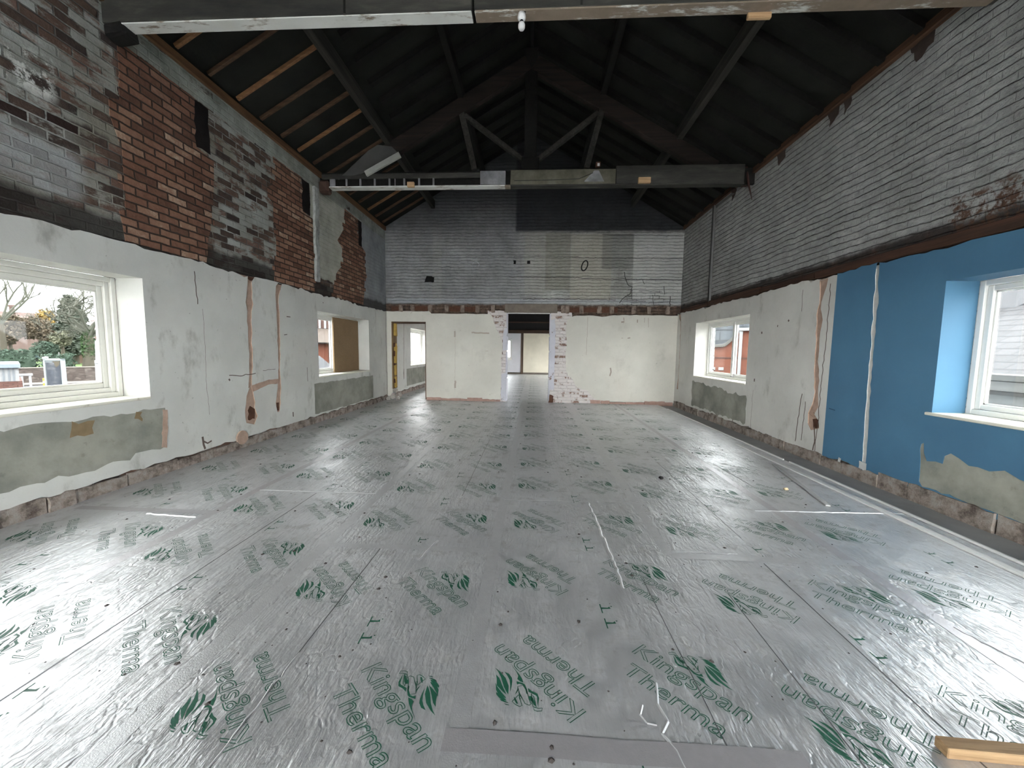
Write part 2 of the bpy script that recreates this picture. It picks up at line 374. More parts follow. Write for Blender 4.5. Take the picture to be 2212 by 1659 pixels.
def marksB(n, u, v, c, br, fac):
    sm = n.rng(u, -.7, .3)
    c = n.mix(n.m1('MULTIPLY', n.m1('SUBTRACT', 1, sm), .55), c, n.ramp(n.noise(2.2, 6, .6), [(.3, (.09, .093, .104)), (.6, (.20, .207, .23)), (.75, (.32, .33, .36))]))
    j = n.jit(.015, 6)
    for a, b, lo, hi, col, k in ((-.28, .26, 2.9, 4.52, (.36, .35, .31), .5), (.27, .93, 3.0, 4.48, (.22, .215, .17), .6), (.94, 2.0, 2.75, 4.45, (.40, .375, .30), .55), (1.75, 2.55, 3.55, 4.46, (.17, .175, .16), .65), (2.56, 4.1, 2.8, 4.46, (.55, .555, .53), .55), (-2.75, -2.5, 2.6, 4.7, (.30, .30, .28), .45)):
        c = n.mix(n.m1('MULTIPLY', n.box(u, v, a, b, lo, hi, .025, j), k), c, col)
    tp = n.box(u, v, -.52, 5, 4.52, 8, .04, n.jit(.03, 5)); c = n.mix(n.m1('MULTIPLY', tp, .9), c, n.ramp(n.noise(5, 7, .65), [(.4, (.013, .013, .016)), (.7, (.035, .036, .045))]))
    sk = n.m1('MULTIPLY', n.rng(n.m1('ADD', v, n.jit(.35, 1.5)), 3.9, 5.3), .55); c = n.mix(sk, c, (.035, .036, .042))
    cr = n.m1('MULTIPLY', n.box(u, v, 1.95, 3.5, 2.4, 2.95, .12, n.jit(.45, 1.6)), n.m1('MULTIPLY', n.rng(fac, .25, .7), n.rng(n.noise(3.5, 4), .42, .56))); c = n.mix(cr, c, (.012, .011, .01))
    ltg = n.box(u, v, -4, 4, 2.66, 2.76, .03, n.jit(.05, 5)); c = n.mix(n.m1('MULTIPLY', ltg, .5), c, (.40, .42, .46))
    s = n.box(u, v, -6, 6, 2.2, 2.62, .025, n.jit(.05, 4)); c = n.mix(s, c, n.ramp(n.noise(7, 6, .65), [(.35, (.035, .024, .018)), (.55, (.11, .075, .055)), (.72, (.21, .16, .12))]))
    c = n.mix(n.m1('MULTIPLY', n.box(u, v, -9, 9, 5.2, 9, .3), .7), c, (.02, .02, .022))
    return c
brickB = m_painted('painted_brick_back', 0, 9, ((.27, .27, .25), (.42, .42, .39), (.54, .54, .50)), marksB)
exposed = m_redbrick('exposed_pink_brick', (0, 2), [(0, (.20, .13, .10)), (.4, (.34, .25, .21)), (.7, (.44, .35, .31)), (1, (.52, .45, .41))], (.30, .26, .23), .545, (.56, .52, .50))

# ------------------------------------------------------------------ wall_left
mb = MB()
mb.slab(rect(Y0, Y1, -2.6, 4.55), [rect(a-.02, b+.02, WZ0-.03, WZ1+.02) for a, b in MOD], fL, BL, OL, OL, True)
wallL = struct(mb.build('wall_left', brickL))
def ptop(a, b, seed, amp=.012):
    L = rough([(b, PT), (a, PT)], .09, amp, seed, False); return [(x, y+.012*math.sin(x*3.1+seed)) for x, y in L]
# plaster of this room, with grooves hacked for cables
c1 = chase([(5.345, 2.43, .13), (5.31, 2.33, .07), (5.30, 2.1, .085), (5.29, 2.02, .12), (5.28, 1.9, .07), (5.27, 1.3, .05), (5.26, 1.12, .07), (5.25, 1.03, .035), (5.24, .93, .05), (5.23, .82, .06)], 3, .006)
c1b = chase([(5.245, .83, .06), (5.22, .70, .13), (5.215, .52, .15), (5.23, .40, .19), (5.20, .31, .13)], 5, .01)
c2 = chase([(5.99, 2.42, .05), (5.92, 2.32, .10), (5.885, 2.2, .06), (5.895, 1.95, .055), (5.89, 1.5, .05), (5.875, 1.08, .03), (5.87, 1.03, .045), (5.86, .75, .06), (5.835, .66, .07), (5.815, .52, .10), (5.81, .38, .05)], 7, .005)
c3 = chase([(5.262, .80, .08), (5.42, .835, .07), (5.62, .87, .06), (5.845, .865, .06)], 9, .006)
o1 = rect(5.285, 5.335, .28, .36); o2 = [(5.42, .22), (5.455, .25), (5.45, .33), (5.43, .36)]
patchedge = rough([(Y0, .135), (YB+.02, .135)], .12, .012, 11, False)
outer = patchedge+ptop(Y0, YB+.02, 2)
mb = MB(); mb.slab(outer, [rect(a, b, WZ0, WZ1) for a, b in MOD if a < 10 ]+[c1, c1b, c2, c3], fL, XL, BL, [-4.31]*3+[BL]*4, False, [0]*3+[2]*4)
# hairline cracks, nail holes and scuffs are part of the painted face
mb.cur = 1
fp = lambda a, b: (XL+.0012, a, b)
for L, w in (([(4.42, 2.28), (4.43, 2.05), (4.44, 1.9)], .012), ([(4.5, 1.85), (4.51, 1.4), (4.5, .9), (4.52, .55)], .004), ([(4.86, 1.02), (5.05, 1.0), (5.35, 1.02)], .011), ([(4.85, .955), (4.87, .97)], .03), ([(4.40, .30), (4.41, .2), (4.43, .14)], .028), ([(4.41, .24), (4.47, .20), (4.53, .22)], .02), ([(6.18, .32), (6.18, .24)], .025), ([(5.5, 1.05), (5.78, 1.06)], .006), ([(10.32, 2.38), (10.31, 1.9), (10.33, 1.2), (10.30, .8), (10.36, .72), (10.36, .15)], .018), ([(9.62, 2.42), (9.66, 2.2), (9.65, 1.7)], .006), ([(6.62, 1.05), (6.63, .8)], .012), ([(6.1, 1.9), (6.2, 1.9)], .014), ([(6.02, 1.6), (6.1, 1.61)], .012), ([(7.2, 2.26), (7.22, 2.25)], .02)):
    mb.ribbon(rough(L, .05, .004, int(L[0][0]*100), False), w, fp)
plL = mb.build('plaster', [white, crack_dark, tan_render], wallL)
mb = MB()
for q in ((5.08, 5.46, .2, 2.385), (5.74, 6.06, .3, 2.385), (5.46, 5.74, .7, 1.0)): mb.slab(rect(*q), [], fL, XL-.010, BL)
mb.build('hacked_render', tan_render, wallL)
mb = MB()
mb.slab(rough([(5.17, .36), (5.30, .36), (5.31, .5), (5.22, .56), (5.17, .5)], .04, .008, 2), [], fL, XL-.008, BL); mb.slab(rough([(5.78, .40), (5.84, .40), (5.845, .53), (5.785, .53)], .04, .006, 4), [], fL, XL-.008, BL); mb.slab(rough([(5.29, 2.35), (5.42, 2.34), (5.42, 2.39), (5.3, 2.39)], .04, .008, 6), [], fL, XL-.006, BL)
mb.build('socket_hole', deep_dark, wallL)
mb = MB(); mb.slab(rough([(-.1+1.5, .27), (2.6, .27), (3.1, .26), (3.93, .30), (3.95, .73), (3.5, .73), (2.6, .76), (1.4, .77)], .07, .012, 21), [], fL, XL+.002, XL-.005)
mb.cur = 1; mb.slab(rough([(3.07, .59), (3.25, .59), (3.27, .71), (3.10, .73)], .05, .008, 3), [], fL, XL+.004, XL)
mb.slab(rough([(3.62, .66), (3.69, .62), (3.70, .72), (3.63, .73)], .03, .01, 3), [], fL, XL+.004, XL)
mb.cur = 2; mb.slab(rough([(3.88, .30), (3.95, .28), (3.965, .50), (3.975, .70), (3.92, .71), (3.91, .5)], .04, .008, 8), [], fL, XL+.004, XL)
mb.build('bare_plaster_patch', [grey_patch, brown_chip, tan_render], wallL)
mb = MB(); mb.slab(rough([(6.83, .17), (8.2, .16), (9.42, .165), (9.43, .73), (8.1, .73), (6.83, .735)], .09, .006, 23), [], fL, XL+.002, XL-.005); mb.build('bare_plaster_patch', grey_patch, wallL)
# bricked-up openings in red brick, a few millimetres proud, with toothed sides
def toothed(L, seed):
    r = random.Random(seed); out = []
    for i in range(len(L)):
        a, b = L[i], L[(i+1) % len(L)]
        if abs(b[1]-a[1]) > .3:
            n = int(abs(b[1]-a[1])/.076); s = 1 if b[1] > a[1] else -1
            for k in range(n):
                t = k/n; o = r.choice((0, 0, .0, .05)) * r.choice((-1, 1)) + r.uniform(-.006, .006); x = a[0]+(b[0]-a[0])*t+o
                out += [(x, a[1]+(b[1]-a[1])*t+.001*s), (x, a[1]+(b[1]-a[1])*(t+.97/n))]
        else: out += rough([a, b], .12, .006, seed+i, False)[:-1]
    return out
inf = [([(3.68, 2.42), (4.62, 2.42), (4.66, 2.7), (4.72, 2.84), (4.79, 3.3), (4.82, 3.70), (4.57, 3.75), (4.58, 4.30), (3.74, 4.31), (3.72, 3.76), (3.62, 3.72), (3.62, 3.57), (3.71, 3.3), (3.70, 2.72), (3.64, 2.70)], 4),
       ([(5.88, 2.42), (6.97, 2.42), (6.98, 3.73), (6.67, 3.75), (6.69, 4.31), (5.95, 4.31), (5.92, 3.87), (5.80, 3.80), (5.80, 3.66), (5.92, 3.6)], 6),
       ([(7.60, 2.42), (9.0, 2.42), (9.17, 3.0), (9.18, 3.66), (9.0, 3.75), (8.82, 3.75), (8.82, 4.32), (8.20, 4.33), (8.11, 3.86), (7.87, 3.6), (8.05, 3.48), (8.02, 3.1), (7.72, 2.85)], 8)]
for L, sd in inf:
    mb = MB(); mb.slab(toothed(L, sd), [], fL, BL+.006, BL-.05); mb.build('brick_infill', redL, wallL)
mb = MB()
for q in ((4.58, 4.77, 3.76, 4.29), (6.69, 6.90, 3.75, 4.30), (8.83, 8.99, 3.75, 4.31)): mb.slab(rough(rect(*q), .08, .012, int(q[0]*10)), [], fL, BL+.007, BL-.02)
mb.build('recess_shade', plain('recess_dark', (.016, .013, .013), .95, 0, .4, 12, .1, .6), wallL)  # flat dark slabs; the shade of the recesses is put into their colour
n = N('pale_pier_edge'); k = n.noise(6, 7, .65); pier_m = n.done(n.ramp(k, [(.3, (.16, .165, .15)), (.5, (.34, .35, .33)), (.7, (.50, .51, .49))]), .85, 0, n.bump(k, .6, .01), .2)
mb = MB(); mb.slab(rough([(6.99, 2.62), (7.10, 2.62), (7.15, 4.31), (7.01, 4.31)], .09, .01, 31), [], fL, BL+.045, BL); mb.build('pier_edge', pier_m, wallL)
mb = MB(); mb.slab(rough([(8.19, 4.33), (9.02, 4.315), (9.02, 4.335), (8.19, 4.35)], .2, .002, 3), [], fL, BL+.02, BL); mb.build('lintel_edge', pier_m, wallL)
# plaster in the next room
mb = MB(); mb.slab(rough([(10.72, .13), (Y1, .13)], .2, .01, 41, False)+ptop(10.72, Y1, 5), [rect(a, b, WZ0, WZ1) for a, b in MOD if a > 10], fL, XL, BL, -4.31)
mb.cur = 1; mb.ribbon(rough([(11.78, 2.35), (11.76, 1.5), (11.74, .8)], .1, .006, 2, False), .022, fp); mb.ribbon([(11.74, .8), (11.73, .65), (11.74, .46)], [.03, .06, .03], fp); mb.ribbon([(12.05, .75), (12.05, .3)], .03, fp); mb.ribbon([(13.4, .74), (13.4, .3)], .02, fp)
mb.build('plaster', [white, crack_dark], wallL)
mb = MB(); mb.slab(rect(12.0, 15.1, .22, .77), [], fL, XL+.002, XL-.003); mb.build('bare_plaster_patch', grey_patch, wallL)

# ------------------------------------------------------------------ wall_right
filler = plain('white_filler', (.52, .53, .51), .85, 0, .2, 20, .2, .5)
fR = fL
mb = MB(); mb.slab(rect(Y0, Y1, -2.6, 4.55), [rect(a-.02, b+.02, za-.03, zb+.02) for a, b, za, zb in MODR], fR, BR, OR_, OR_, True)
wallR = struct(mb.build('wall_right', brickR))
d1 = chase([(5.33, 2.42, .10), (5.32, 2.36, .12), (5.335, 2.2, .07), (5.345, 2.08, .03), (5.36, 2.0, .05), (5.345, 1.85, .09), (5.345, 1.6, .06), (5.335, 1.3, .05), (5.32, 1.2, .07), (5.29, .9, .06), (5.30, .72, .10), (5.36, .58, .09)], 13, .006)
d1b = chase([(5.37, .62, .06), (5.31, .5, .17), (5.27, .40, .12)], 14, .01)
d2 = chase([(10.34, 2.44, .08), (10.25, 2.34, .10), (10.19, 2.2, .02), (10.17, 1.9, .015), (10.14, 1.2, .015), (10.16, .75, .02), (10.18, .62, .05), (10.18, .45, .07)], 15, .004)
patchedge = rough([(5.10, .10), (YB+.02, .12)], .12, .015, 12, False)
mb = MB(); mb.slab(patchedge+ptop(5.10, YB+.02, 8), [rect(7.0, 9.235, WZ0, WZ1), d1, d1b, d2], fR, XR, BR, [4.05]+[BR]*3, False, [0]+[2]*3)
mb.cur = 1; fq = lambda a, b: (XR-.0012, a, b)
for L, w in (([(5.20, 2.3), (5.19, 1.6), (5.21, 1.2), (5.22, .5), (5.23, .12)], .012), ([(5.27, .44), (5.25, .3), (5.27, .12)], .02), ([(5.55, .85), (5.6, .5), (5.62, .16)], .015), ([(5.48, .75), (5.5, .2)], .012), ([(6.75, .78), (6.76, .3), (6.75, .12)], .006), ([(5.7, 2.3), (5.7, 2.0)], .008), ([(6.75, .95), (6.72, .95)], .05), ([(5.95, 1.9), (5.97, 1.88)], .03), ([(6.6, 1.75), (6.63, 1.74)], .035), ([(6.2, 1.83), (6.22, 1.83)], .03), ([(7.35, .24), (7.36, .12)], .02)):
    mb.ribbon(rough(L, .06, .006, int(L[0][0]*77), False), w, fq)
mb.build('plaster', [white2, crack_dark, tan_render], wallR)
e2 = chase([(4.535, 2.42, .03), (4.53, 2.2, .035), (4.52, 2.05, .05), (4.515, 1.8, .045), (4.51, 1.5, .035), (4.50, 1.0, .04), (4.485, .55, .045), (4.48, .3, .04), (4.48, .19, .045)], 17, .004)
e2b = rough(rect(4.44, 4.54, .075, .185), .05, .006, 5)
patchR = rough([(3.86, .55), (3.865, .36), (3.85, .19), (3.82, .15), (3.4, .145), (3.06, .13), (2.4, .12), (1.6, .13), (1.5, .45), (2.3, .47), (2.9, .47), (3.1, .46), (3.2, .50), (3.30, .465), (3.45, .46), (3.53, .50), (3.60, .53), (3.645, .49), (3.66, .42), (3.72, .42), (3.80, .40), (3.845, .57)], .06, .01, 55)
mb = MB(); mb.slab(rough([(Y0, .07), (5.10, .10)], .12, .015, 16, False)+ptop(Y0, 5.10, 18), [rect(1.57, 3.80, WZ0, WZ1), rect(-3.86, -1.62, WZ0, WZ1), e2, e2b, patchR], fR, XR, BR, [4.05]*2+[BR]*3, False, [0]*2+[2, 2, 0])
mb.cur = 1; mb.ribbon([(5.05, .72), (4.95, .71)], .012, fq)
mb.build('blue_plaster', [bluep, plain('blue_scratch', (.02, .07, .13)), filler], wallR)
mb = MB(); mb.slab(rect(1.4, 3.9, .1, .7), [], fR, XR+.004, BR); mb.build('bare_plaster_patch', grey_patch, wallR)
mb = MB(); mb.slab(rect(4.40, 4.62, .06, 2.385), [], fR, XR+.006, BR)
for L in (([(4.79, .08), (4.84, .08), (4.83, .15), (4.80, .14)]),): mb.slab(rough(L, .03, .006, 4), [], fR, XR-.002, XR)
mb.build('filled_groove', filler, wallR)
mb = MB(); mb.slab(rect(5.14, 5.50, .3, 2.385), [], fR, XR+.012, BR); mb.slab(rect(10.05, 10.39, .4, 2.385), [], fR, XR+.02, BR); mb.build('hacked_render', tan_render, wallR)
mb = MB(); mb.slab(rough([(5.22, .43), (5.31, .42), (5.33, .53), (5.24, .55)], .04, .008, 2), [], fR, XR+.008, BR); mb.build('socket_hole', deep_dark, wallR)
mb = MB(); mb.slab(rough([(6.93, .17), (9.26, .16), (9.28, .745), (8.95, .74), (8.6, .70), (8.0, .69), (7.5, .64), (6.96, .66)], .08, .02, 24), [], fR, XR-.002, XR+.005); mb.build('bare_plaster_patch', grey_patch, wallR)
mb = MB(); mb.slab(rough([(10.72, .13), (Y1, .13)], .2, .01, 43, False)+ptop(10.72, Y1, 6), [rect(a, b, za, zb) for a, b, za, zb in MODR if a > 10], fR, XR, BR, 4.05); mb.build('plaster', white3, wallR)

# ------------------------------------------------------------------ wall_back with a hacked door gap and a small door
DL = (-3.885, -2.935, 0, 2.135); DM = (-.735, .445, 0, 2.405)
gable = [(BL, -.2), (BR, -.2), (BR, 4.6), (-.1, 6.98), (BL, 4.65)]
mb = MB(); mb.slab(gable, [[(DL[0], -.1), (DL[1], -.1), (DL[1], DL[3]), (DL[0], DL[3])], [(DM[0], -.1), (DM[1], -.1), (DM[1], DM[3]), (DM[0], DM[3])]], fB, BB, 10.70, 10.70, True)
wallB = struct(mb.build('wall_back', brickB))
lf = [(DL[1], .07), (-1.5, .06), (-.88, .06)]; up_ = [(-.87, .5), (-.86, 1.0), (-.85, 1.66), (-.92, 1.80), (-1.05, 2.05), (-1.12, 2.3), (-1.17, 2.355)]
outer = rough(lf, .1, .006, 3, False)+rough(up_, .07, .008, 4, False)+rough([(-1.2, 2.36), (-2.78, 2.365), (-2.84, 2.425), (XL-.01, 2.42)], .15, .004, 5, False)+[(XL-.01, .1), (DL[0], .1), (DL[0], DL[3]), (DL[1], DL[3])]
mb = MB(); mb.slab(outer, [], fB, YB, BB)
mb.cur = 1; fb = lambda a, b: (a, YB-.0012, b)
for L, w in (([(-2.14, 1.95), (-2.13, 1.4), (-2.14, .3)], .006), ([(-2.14, 1.9), (-2.14, 1.82), (-2.14, 1.74)], .045), ([(-2.13, .55), (-2.13, .45), (-2.13, .35)], .05), ([(-1.68, 1.86), (-1.2, 1.85)], .04), ([(-1.3, 1.37), (-1.22, 1.37)], .01), ([(-3.3, 2.42), (-3.35, 2.36)], .012)): mb.ribbon(rough(L, .05, .004, 8, False), w, fb)
plBl = mb.build('plaster', [white3, plain('scuff', (.36, .31, .26))], wallB)
out2 = rough([(1.76, .06), (3.0, .06), (XR+.01, .06)], .1, .006, 6, False)+rough([(XR+.01, 2.36), (3.0, 2.37), (2.2, 2.36), (1.8, 2.315), (1.45, 2.345), (1.05, 2.33), (.88, 2.22)], .1, .008, 7, False)+rough([(.87, 2.2), (.86, 1.9), (.885, 1.6), (.86, 1.3), (.88, .9), (.93, .75), (1.07, .64), (1.15, .47), (1.2, .42), (1.44, .35), (1.58, .2)], .06, .008, 8, False)
mb = MB(); mb.slab(out2, [], fB, YB, BB)
mb.cur = 1
for L, w in (([(1.42, 2.3), (1.41, 1.3)], .008), ([(2.3, 2.18), (2.38, 2.19)], .04), ([(2.36, 2.3), (2.37, 2.22)], .02), ([(2.72, 2.25), (2.72, 2.17)], .025), ([(2.9, 2.3), (2.9, 2.17)], .01), ([(3.0, 2.3), (3.01, 2.05)], .01), ([(2.32, 1.76), (2.36, 1.76)], .012), ([(2.48, 1.76), (2.55, 1.77)], .025), ([(2.06, .97), (2.08, .86), (2.05, .75)], .035)): mb.ribbon(rough(L, .05, .004, 9, False), w, fb)
mb.build('plaster', [white3, plain('scuff_right', (.30, .25, .21))], wallB)
mb = MB(); mb.slab(rough([(-1.25, 0), (DM[0]+.005, 0), (DM[0]+.005, 2.46), (-1.25, 2.46)], .1, .004, 3), [], fB, BB-.012, BB); mb.slab(rough([(DM[1]-.005, 0), (1.85, 0), (1.2, .9), (1.0, 2.42), (DM[1]-.005, 2.46)], .1, .004, 4), [], fB, BB-.012, BB)
mb.build('exposed_brick', exposed, wallB)
lilac = N('flaking_lilac_paint'); n = lilac; k = n.noise(7, 7, .7); lilac = n.done(n.mix(n.rng(k, .60, .66), n.mix(n.noise(3), (.42, .42, .47), (.56, .56, .60)), (.20, .13, .10)), .8, 0, n.bump(k, .6, .01), .25)
mb = MB()
mb.slab(rough([(-.86, .03), (DM[0]+.02, .03), (DM[0]+.02, .8), (-.86, .75)], .08, .008, 3), [], fB, BB-.022, BB)
mb.slab(rough([(-.83, 1.4), (DM[0]+.02, 1.4), (DM[0]+.01, 2.05), (-.82, 1.9)], .08, .01, 5), [], fB, BB-.022, BB)
mb.slab(rough([(DM[1]-.02, .35), (.57, .35), (.58, 2.0), (.56, 2.25), (DM[1]-.01, 2.2)], .08, .01, 7), [], fB, BB-.022, BB)
for x in DM[:2]:
    s = 1 if x < 0 else -1
    for a, b in ((.02, .62), (.66, 1.36), (1.40, 1.78), (1.83, 2.39)): mb.box((x-s*.01, BB-.02, a), (x+s*.025, 10.72, b), None, .008, .004)
mb.build('door_reveal', lilac, wallB)
mb = MB(); mb.slab(rough([(DM[1]-.02, .0), (DM[1]+.11, .0), (DM[1]+.12, .17), (DM[1]+.02, .22)], .05, .01, 5), [], fB, BB-.026, BB); mb.build('knocked_out_brick', deep_dark, wallB)
wht = plain('flaked_white_edge', (.62, .62, .60), .7, 0, .15, 12)
lint = plain('rough_concrete_lintel', (.17, .145, .12), .95, 0, .35, 9, .15, .8)
mb = MB(); mb.box((-.79, BB-.05, DM[3]), (.62, 10.72, 2.64), None, .012, .006); L_ = mb.build('lintel', lint, wallB)
mb = MB(); mb.box((DM[0]+.02, BB-.03, DM[3]-.022), (DM[1]-.02, BB+.05, DM[3]), None, .004, .003); mb.build('lintel_white_edge', wht, wallB)
jm = N('joist_end_mortar'); n = jm; k = n.noise(9, 6, .7); jm = n.done(n.ramp(k, [(.3, (.10, .075, .06)), (.55, (.24, .19, .155)), (.75, (.36, .31, .26))]), .95, 0, n.bump(k, .9, .015), .1)
mb = MB()
for x in [-3.62, -3.3, -2.82, -2.36, -1.93, -1.52, -1.1, .77, .88, 1.25, 1.72, 2.05, 2.62, 3.02, 3.5]:
    mb.box((x-.055, BB-.03, 2.40), (x+.05, BB, 2.595), None, .012, .012)
mb.build('joist_pocket_mortar', jm, wallB)
mb = MB()
for x0, x1 in ((-3.9, -3.68), (-3.24, -2.88), (-2.30, -1.99), (-1.87, -1.58), (.93, 1.2), (1.3, 1.66), (1.78, 1.98), (2.12, 2.2)): mb.slab(rough(rect(x0, x1, 2.43, 2.56), .08, .008, int(abs(x0)*30)), [], fB, BB-.004, BB)
mb.build('joist_pocket', deep_dark, wallB)
black = plain('hole_black', (.006, .006, .006), 1)
mb = MB()
for L in ([(-2.97, 3.20), (-2.71, 3.21), (-2.70, 3.34), (-2.92, 3.36)], rect(-.575, -.51, 3.68, 3.78), rect(-.21, -.13, 3.69, 3.77)): mb.slab(rough(L, .04, .008, 4), [], fB, BB-.002, BB)
mb.build('hole_shade_patch', black, wallB)  # flat black patches on the brick; the shade inside holes is painted as colour
mb = MB(); th_ = [2*PI*k/14 for k in range(14)]; mb.tube([(1.30+.075*math.cos(t)*1.0+.03*math.sin(t), BB-.012, 3.64+.13*math.sin(t)) for t in th_+[0]], .016, 6, False)
mb.build('flue_ring', black, wallB)
mb = MB(); mb.tube([(-1.58+.085*math.cos(t), BB-.004, 3.66+.09*math.sin(t)) for t in [-.5+k*.35 for k in range(11)]], .006, 5); mb.build('ring_scar', lilac, wallB)
mb = MB()
for L, w in (([(1349, 588), (1351, 603), (1358, 617), (1366, 619), (1362, 634), (1345, 645), (1338, 655)], .018), ([(1356, 626), (1366, 626), (1364, 640), (1352, 642)], .014), ([(1388, 604), (1392, 614)], .012), ([(1434, 618), (1436, 636)], .014), ([(1448, 640), (1446, 668)], .02), ([(1346, 648), (1395, 651)], .012), ([(1400, 655), (1447, 652)], .012), ([(1410, 637), (1412, 660)], .012), ([(1380, 628), (1430, 630)], .010), ([(1110, 554), (1180, 555), (1250, 554)], .010), ([(1235, 556), (1330, 558), (1475, 559)], .012), ([(1100, 598), (1230, 600), (1330, 603), (1475, 604)], .014), ([(1130, 646), (1230, 646), (1330, 648)], .014), ([(1300, 507), (1400, 508), (1475, 510)], .010), ([(870, 505), (960, 505), (1080, 506)], .008), ([(940, 552), (1090, 553)], .007)):
    P = [ony(x, y, BB-.004) for x, y in L]; mb.ribbon(rough([(p.x, p.z) for p in P], .05, .006, L[0][0], False), w, lambda a, b: (a, BB-.004, b))
mb.build('mortar_crack', plain('mortar_crack_dark', (.04, .037, .034), .95, 0, .3, 15), wallB)
# broken base courses along the foot of the walls
def base(name, fn, runs, w1, w0, seed, top=.13, par=None, mats=base_rubble):
    mb = MB(); r = random.Random(seed)
    for a, b in runs:
        x = a
        while x < b-.02:
            e = min(b, x+r.uniform(.18, .55)); t = top+r.uniform(-.03, .02); d = r.uniform(0, .018)
            pts = rough([(x+.004, -.05), (e-.004, -.05), (e-.004, t), (x+.004, t)], .06, .006, seed+int(x*50))
            mb.slab(pts, [], fn, w1-d*(1 if w1 > w0 else -1), w0); x = e
    return struct(mb.build(name, mats))
base('baseboard_left', fL, [(Y0, YB-.01), (10.72, Y1)], XL+.018, BL-.005, 3)
base('baseboard_right', fL, [(Y0, YB-.01), (10.72, Y1)], XR-.022, BR+.005, 4, .12)
base('baseboard_back', fB, [(DL[1]+.01, -.88), (1.55, XR-.02)], YB-.015, BB, 5, .075, None, plain('pink_base_strip', (.36, .24, .20), .9, 0, .3, 12, .1, .7))
# round lump of filler over the base on the left wall
mb = MB(); mb.slab([(5.02+.10*math.cos(t), .15+.095*math.sin(t)) for t in [2*PI*k/18 for k in range(18)]], [], fL, XL+.022, XL); mb.build('render_daub', tan_render, wallL)
# brown timber band left above the plaster on the right
tb = wood('charred_plate', (.035, .02, .014), (.11, .05, .03), 1, .85)
mb = MB(); x = Y0; r = random.Random(12)
while x < 10.2:
    e = min(10.3, x+r.uniform(1.1, 2.3)); mb.box((BR-.05-r.uniform(0, .012), x+.01, 2.415+r.uniform(-.01, .01)), (BR, e, 2.50+r.uniform(0, .03)), None, .01, .006); x = e
mb.build('ceiling_plate', tb, wallR)

# ------------------------------------------------------------------ rear wall (behind the camera): unseen tall glazing added to light the room; far wall
RW = (-3.9, 3.68, .12, 4.25)
n = N('rear_plaster'); rear_m = white
gr = [(BL, -.2), (BR, -.2), (BR, 4.6), (-.1, 6.98), (BL, 4.65)]
mb = MB(); mb.slab(gr, [rect(*RW)], fB, Y0, Y0-.3, Y0-.3, True); wallRear = struct(mb.build('wall_rear', brickB))
mb = MB(); mb.slab(gr, [rect(1.22, 2.6, .87, 2.08), rect(-2.6, -1.28, .87, 2.08)], fB, Y1, Y1+.3, Y1+.3, True); wallF = struct(mb.build('wall_far', plain('soot_far', (.012, .011, .012), .95, 0, .3, 5)))
creamF = m_plaster('plaster_far', (.62, .58, .47), 9, .15); lil = m_plaster('plaster_far_lilac', (.56, .56, .58), 10, .15)
mb = MB(); mb.slab([(-.62, .1), (XR, .1), (XR, 2.42), (-.62, 2.42)], [rect(1.22, 2.6, .87, 2.08)], fB, Y1-.05, Y1, Y1+.0); mb.build('plaster', creamF, wallF)
mb = MB(); mb.slab([(XL, .1), (-.75, .1), (-.75, 2.40), (XL, 2.40)], [rect(-2.6, -1.28, .87, 2.08)], fB, Y1-.05, Y1, Y1); mb.build('plaster', lil, wallF)
mb = MB(); mb.box((-.75, Y1-.09, 0), (-.60, Y1, 2.42), None, .01); mb.build('timber_post', wood('far_post', (.05, .035, .025), (.12, .08, .05), 2), wallF)
mb = MB(); mb.box((BL, Y1-.11, 2.41), (BR, Y1, 2.60), None, .01); mb.box((BL, Y1-.06, 3.02), (BR, Y1, 3.09), None, .01); mb.build('timber_rail', wood('far_rail', (.03, .018, .012), (.09, .05, .03), 0), wallF)
mb = MB(); mb.box((BL, Y1-.08, 0), (BR, Y1, .09), None, .01); mb.build('base_rail', wood('far_base', (.10, .085, .07), (.2, .17, .14), 0), wallF)
# ------------------------------------------------------------------ floor of foil-faced boards
n = N('silver_foil'); xyz = n.sep()
dust = n.noise(1.1, 7, .62); d2 = n.noise(7, 8, .7)
c = n.mix(n.rng(dust, .3, .7), (.52, .525, .53), (.66, .66, .665)); c = n.mix(n.m1('MULTIPLY', n.rng(d2, .5, .70), .5), c, (.28, .27, .255))
wr = n.noise(1, 6, .6, n.map((11, 1.5, 1))); wv = n.n('ShaderNodeVectorMath', operation='MULTIPLY_ADD'); n.put(wv.inputs[0], n.noise(6, 3, .5, col=True)); wv.inputs[1].default_value = (.25, .25, 0); n.put(wv.inputs[2], n.map((1.8, .7, 1))); cr = n.vor(14, wv.outputs[0], 'DISTANCE_TO_EDGE'); cr = n.rng(cr, 0, .25); cr2 = n.noise(1, 5, .65, n.map((34, 9, 1)), 1.2); fine = n.noise(70, 4, .6)
sm = n.noise(2.4, 5, .6, n.map((2.2, .7, 1)))
h = n.m1('ADD', n.m1('MULTIPLY', wr, 1.0), n.m1('ADD', n.m1('MULTIPLY', n.m1('ADD', n.m1('MULTIPLY', cr, .5), n.m1('MULTIPLY', cr2, 1.1)), n.m1('MULTIPLY', n.rng(n.noise(1.7, 4), .35, .65), .42)), n.m1('ADD', n.m1('MULTIPLY', fine, .10), n.m1('MULTIPLY', sm, 1.2))))
ro = n.m1('ADD', n.m1('MULTIPLY', n.rng(dust, .3, .75), .14), n.m1('ADD', .30, n.m1('MULTIPLY', n.rng(d2, .45, .7), .14)))
me = n.m1('SUBTRACT', .62, n.m1('MULTIPLY', n.rng(d2, .45, .75), .25))
foil = n.done(c, ro, me, n.bump(h, .8, .011), .4)
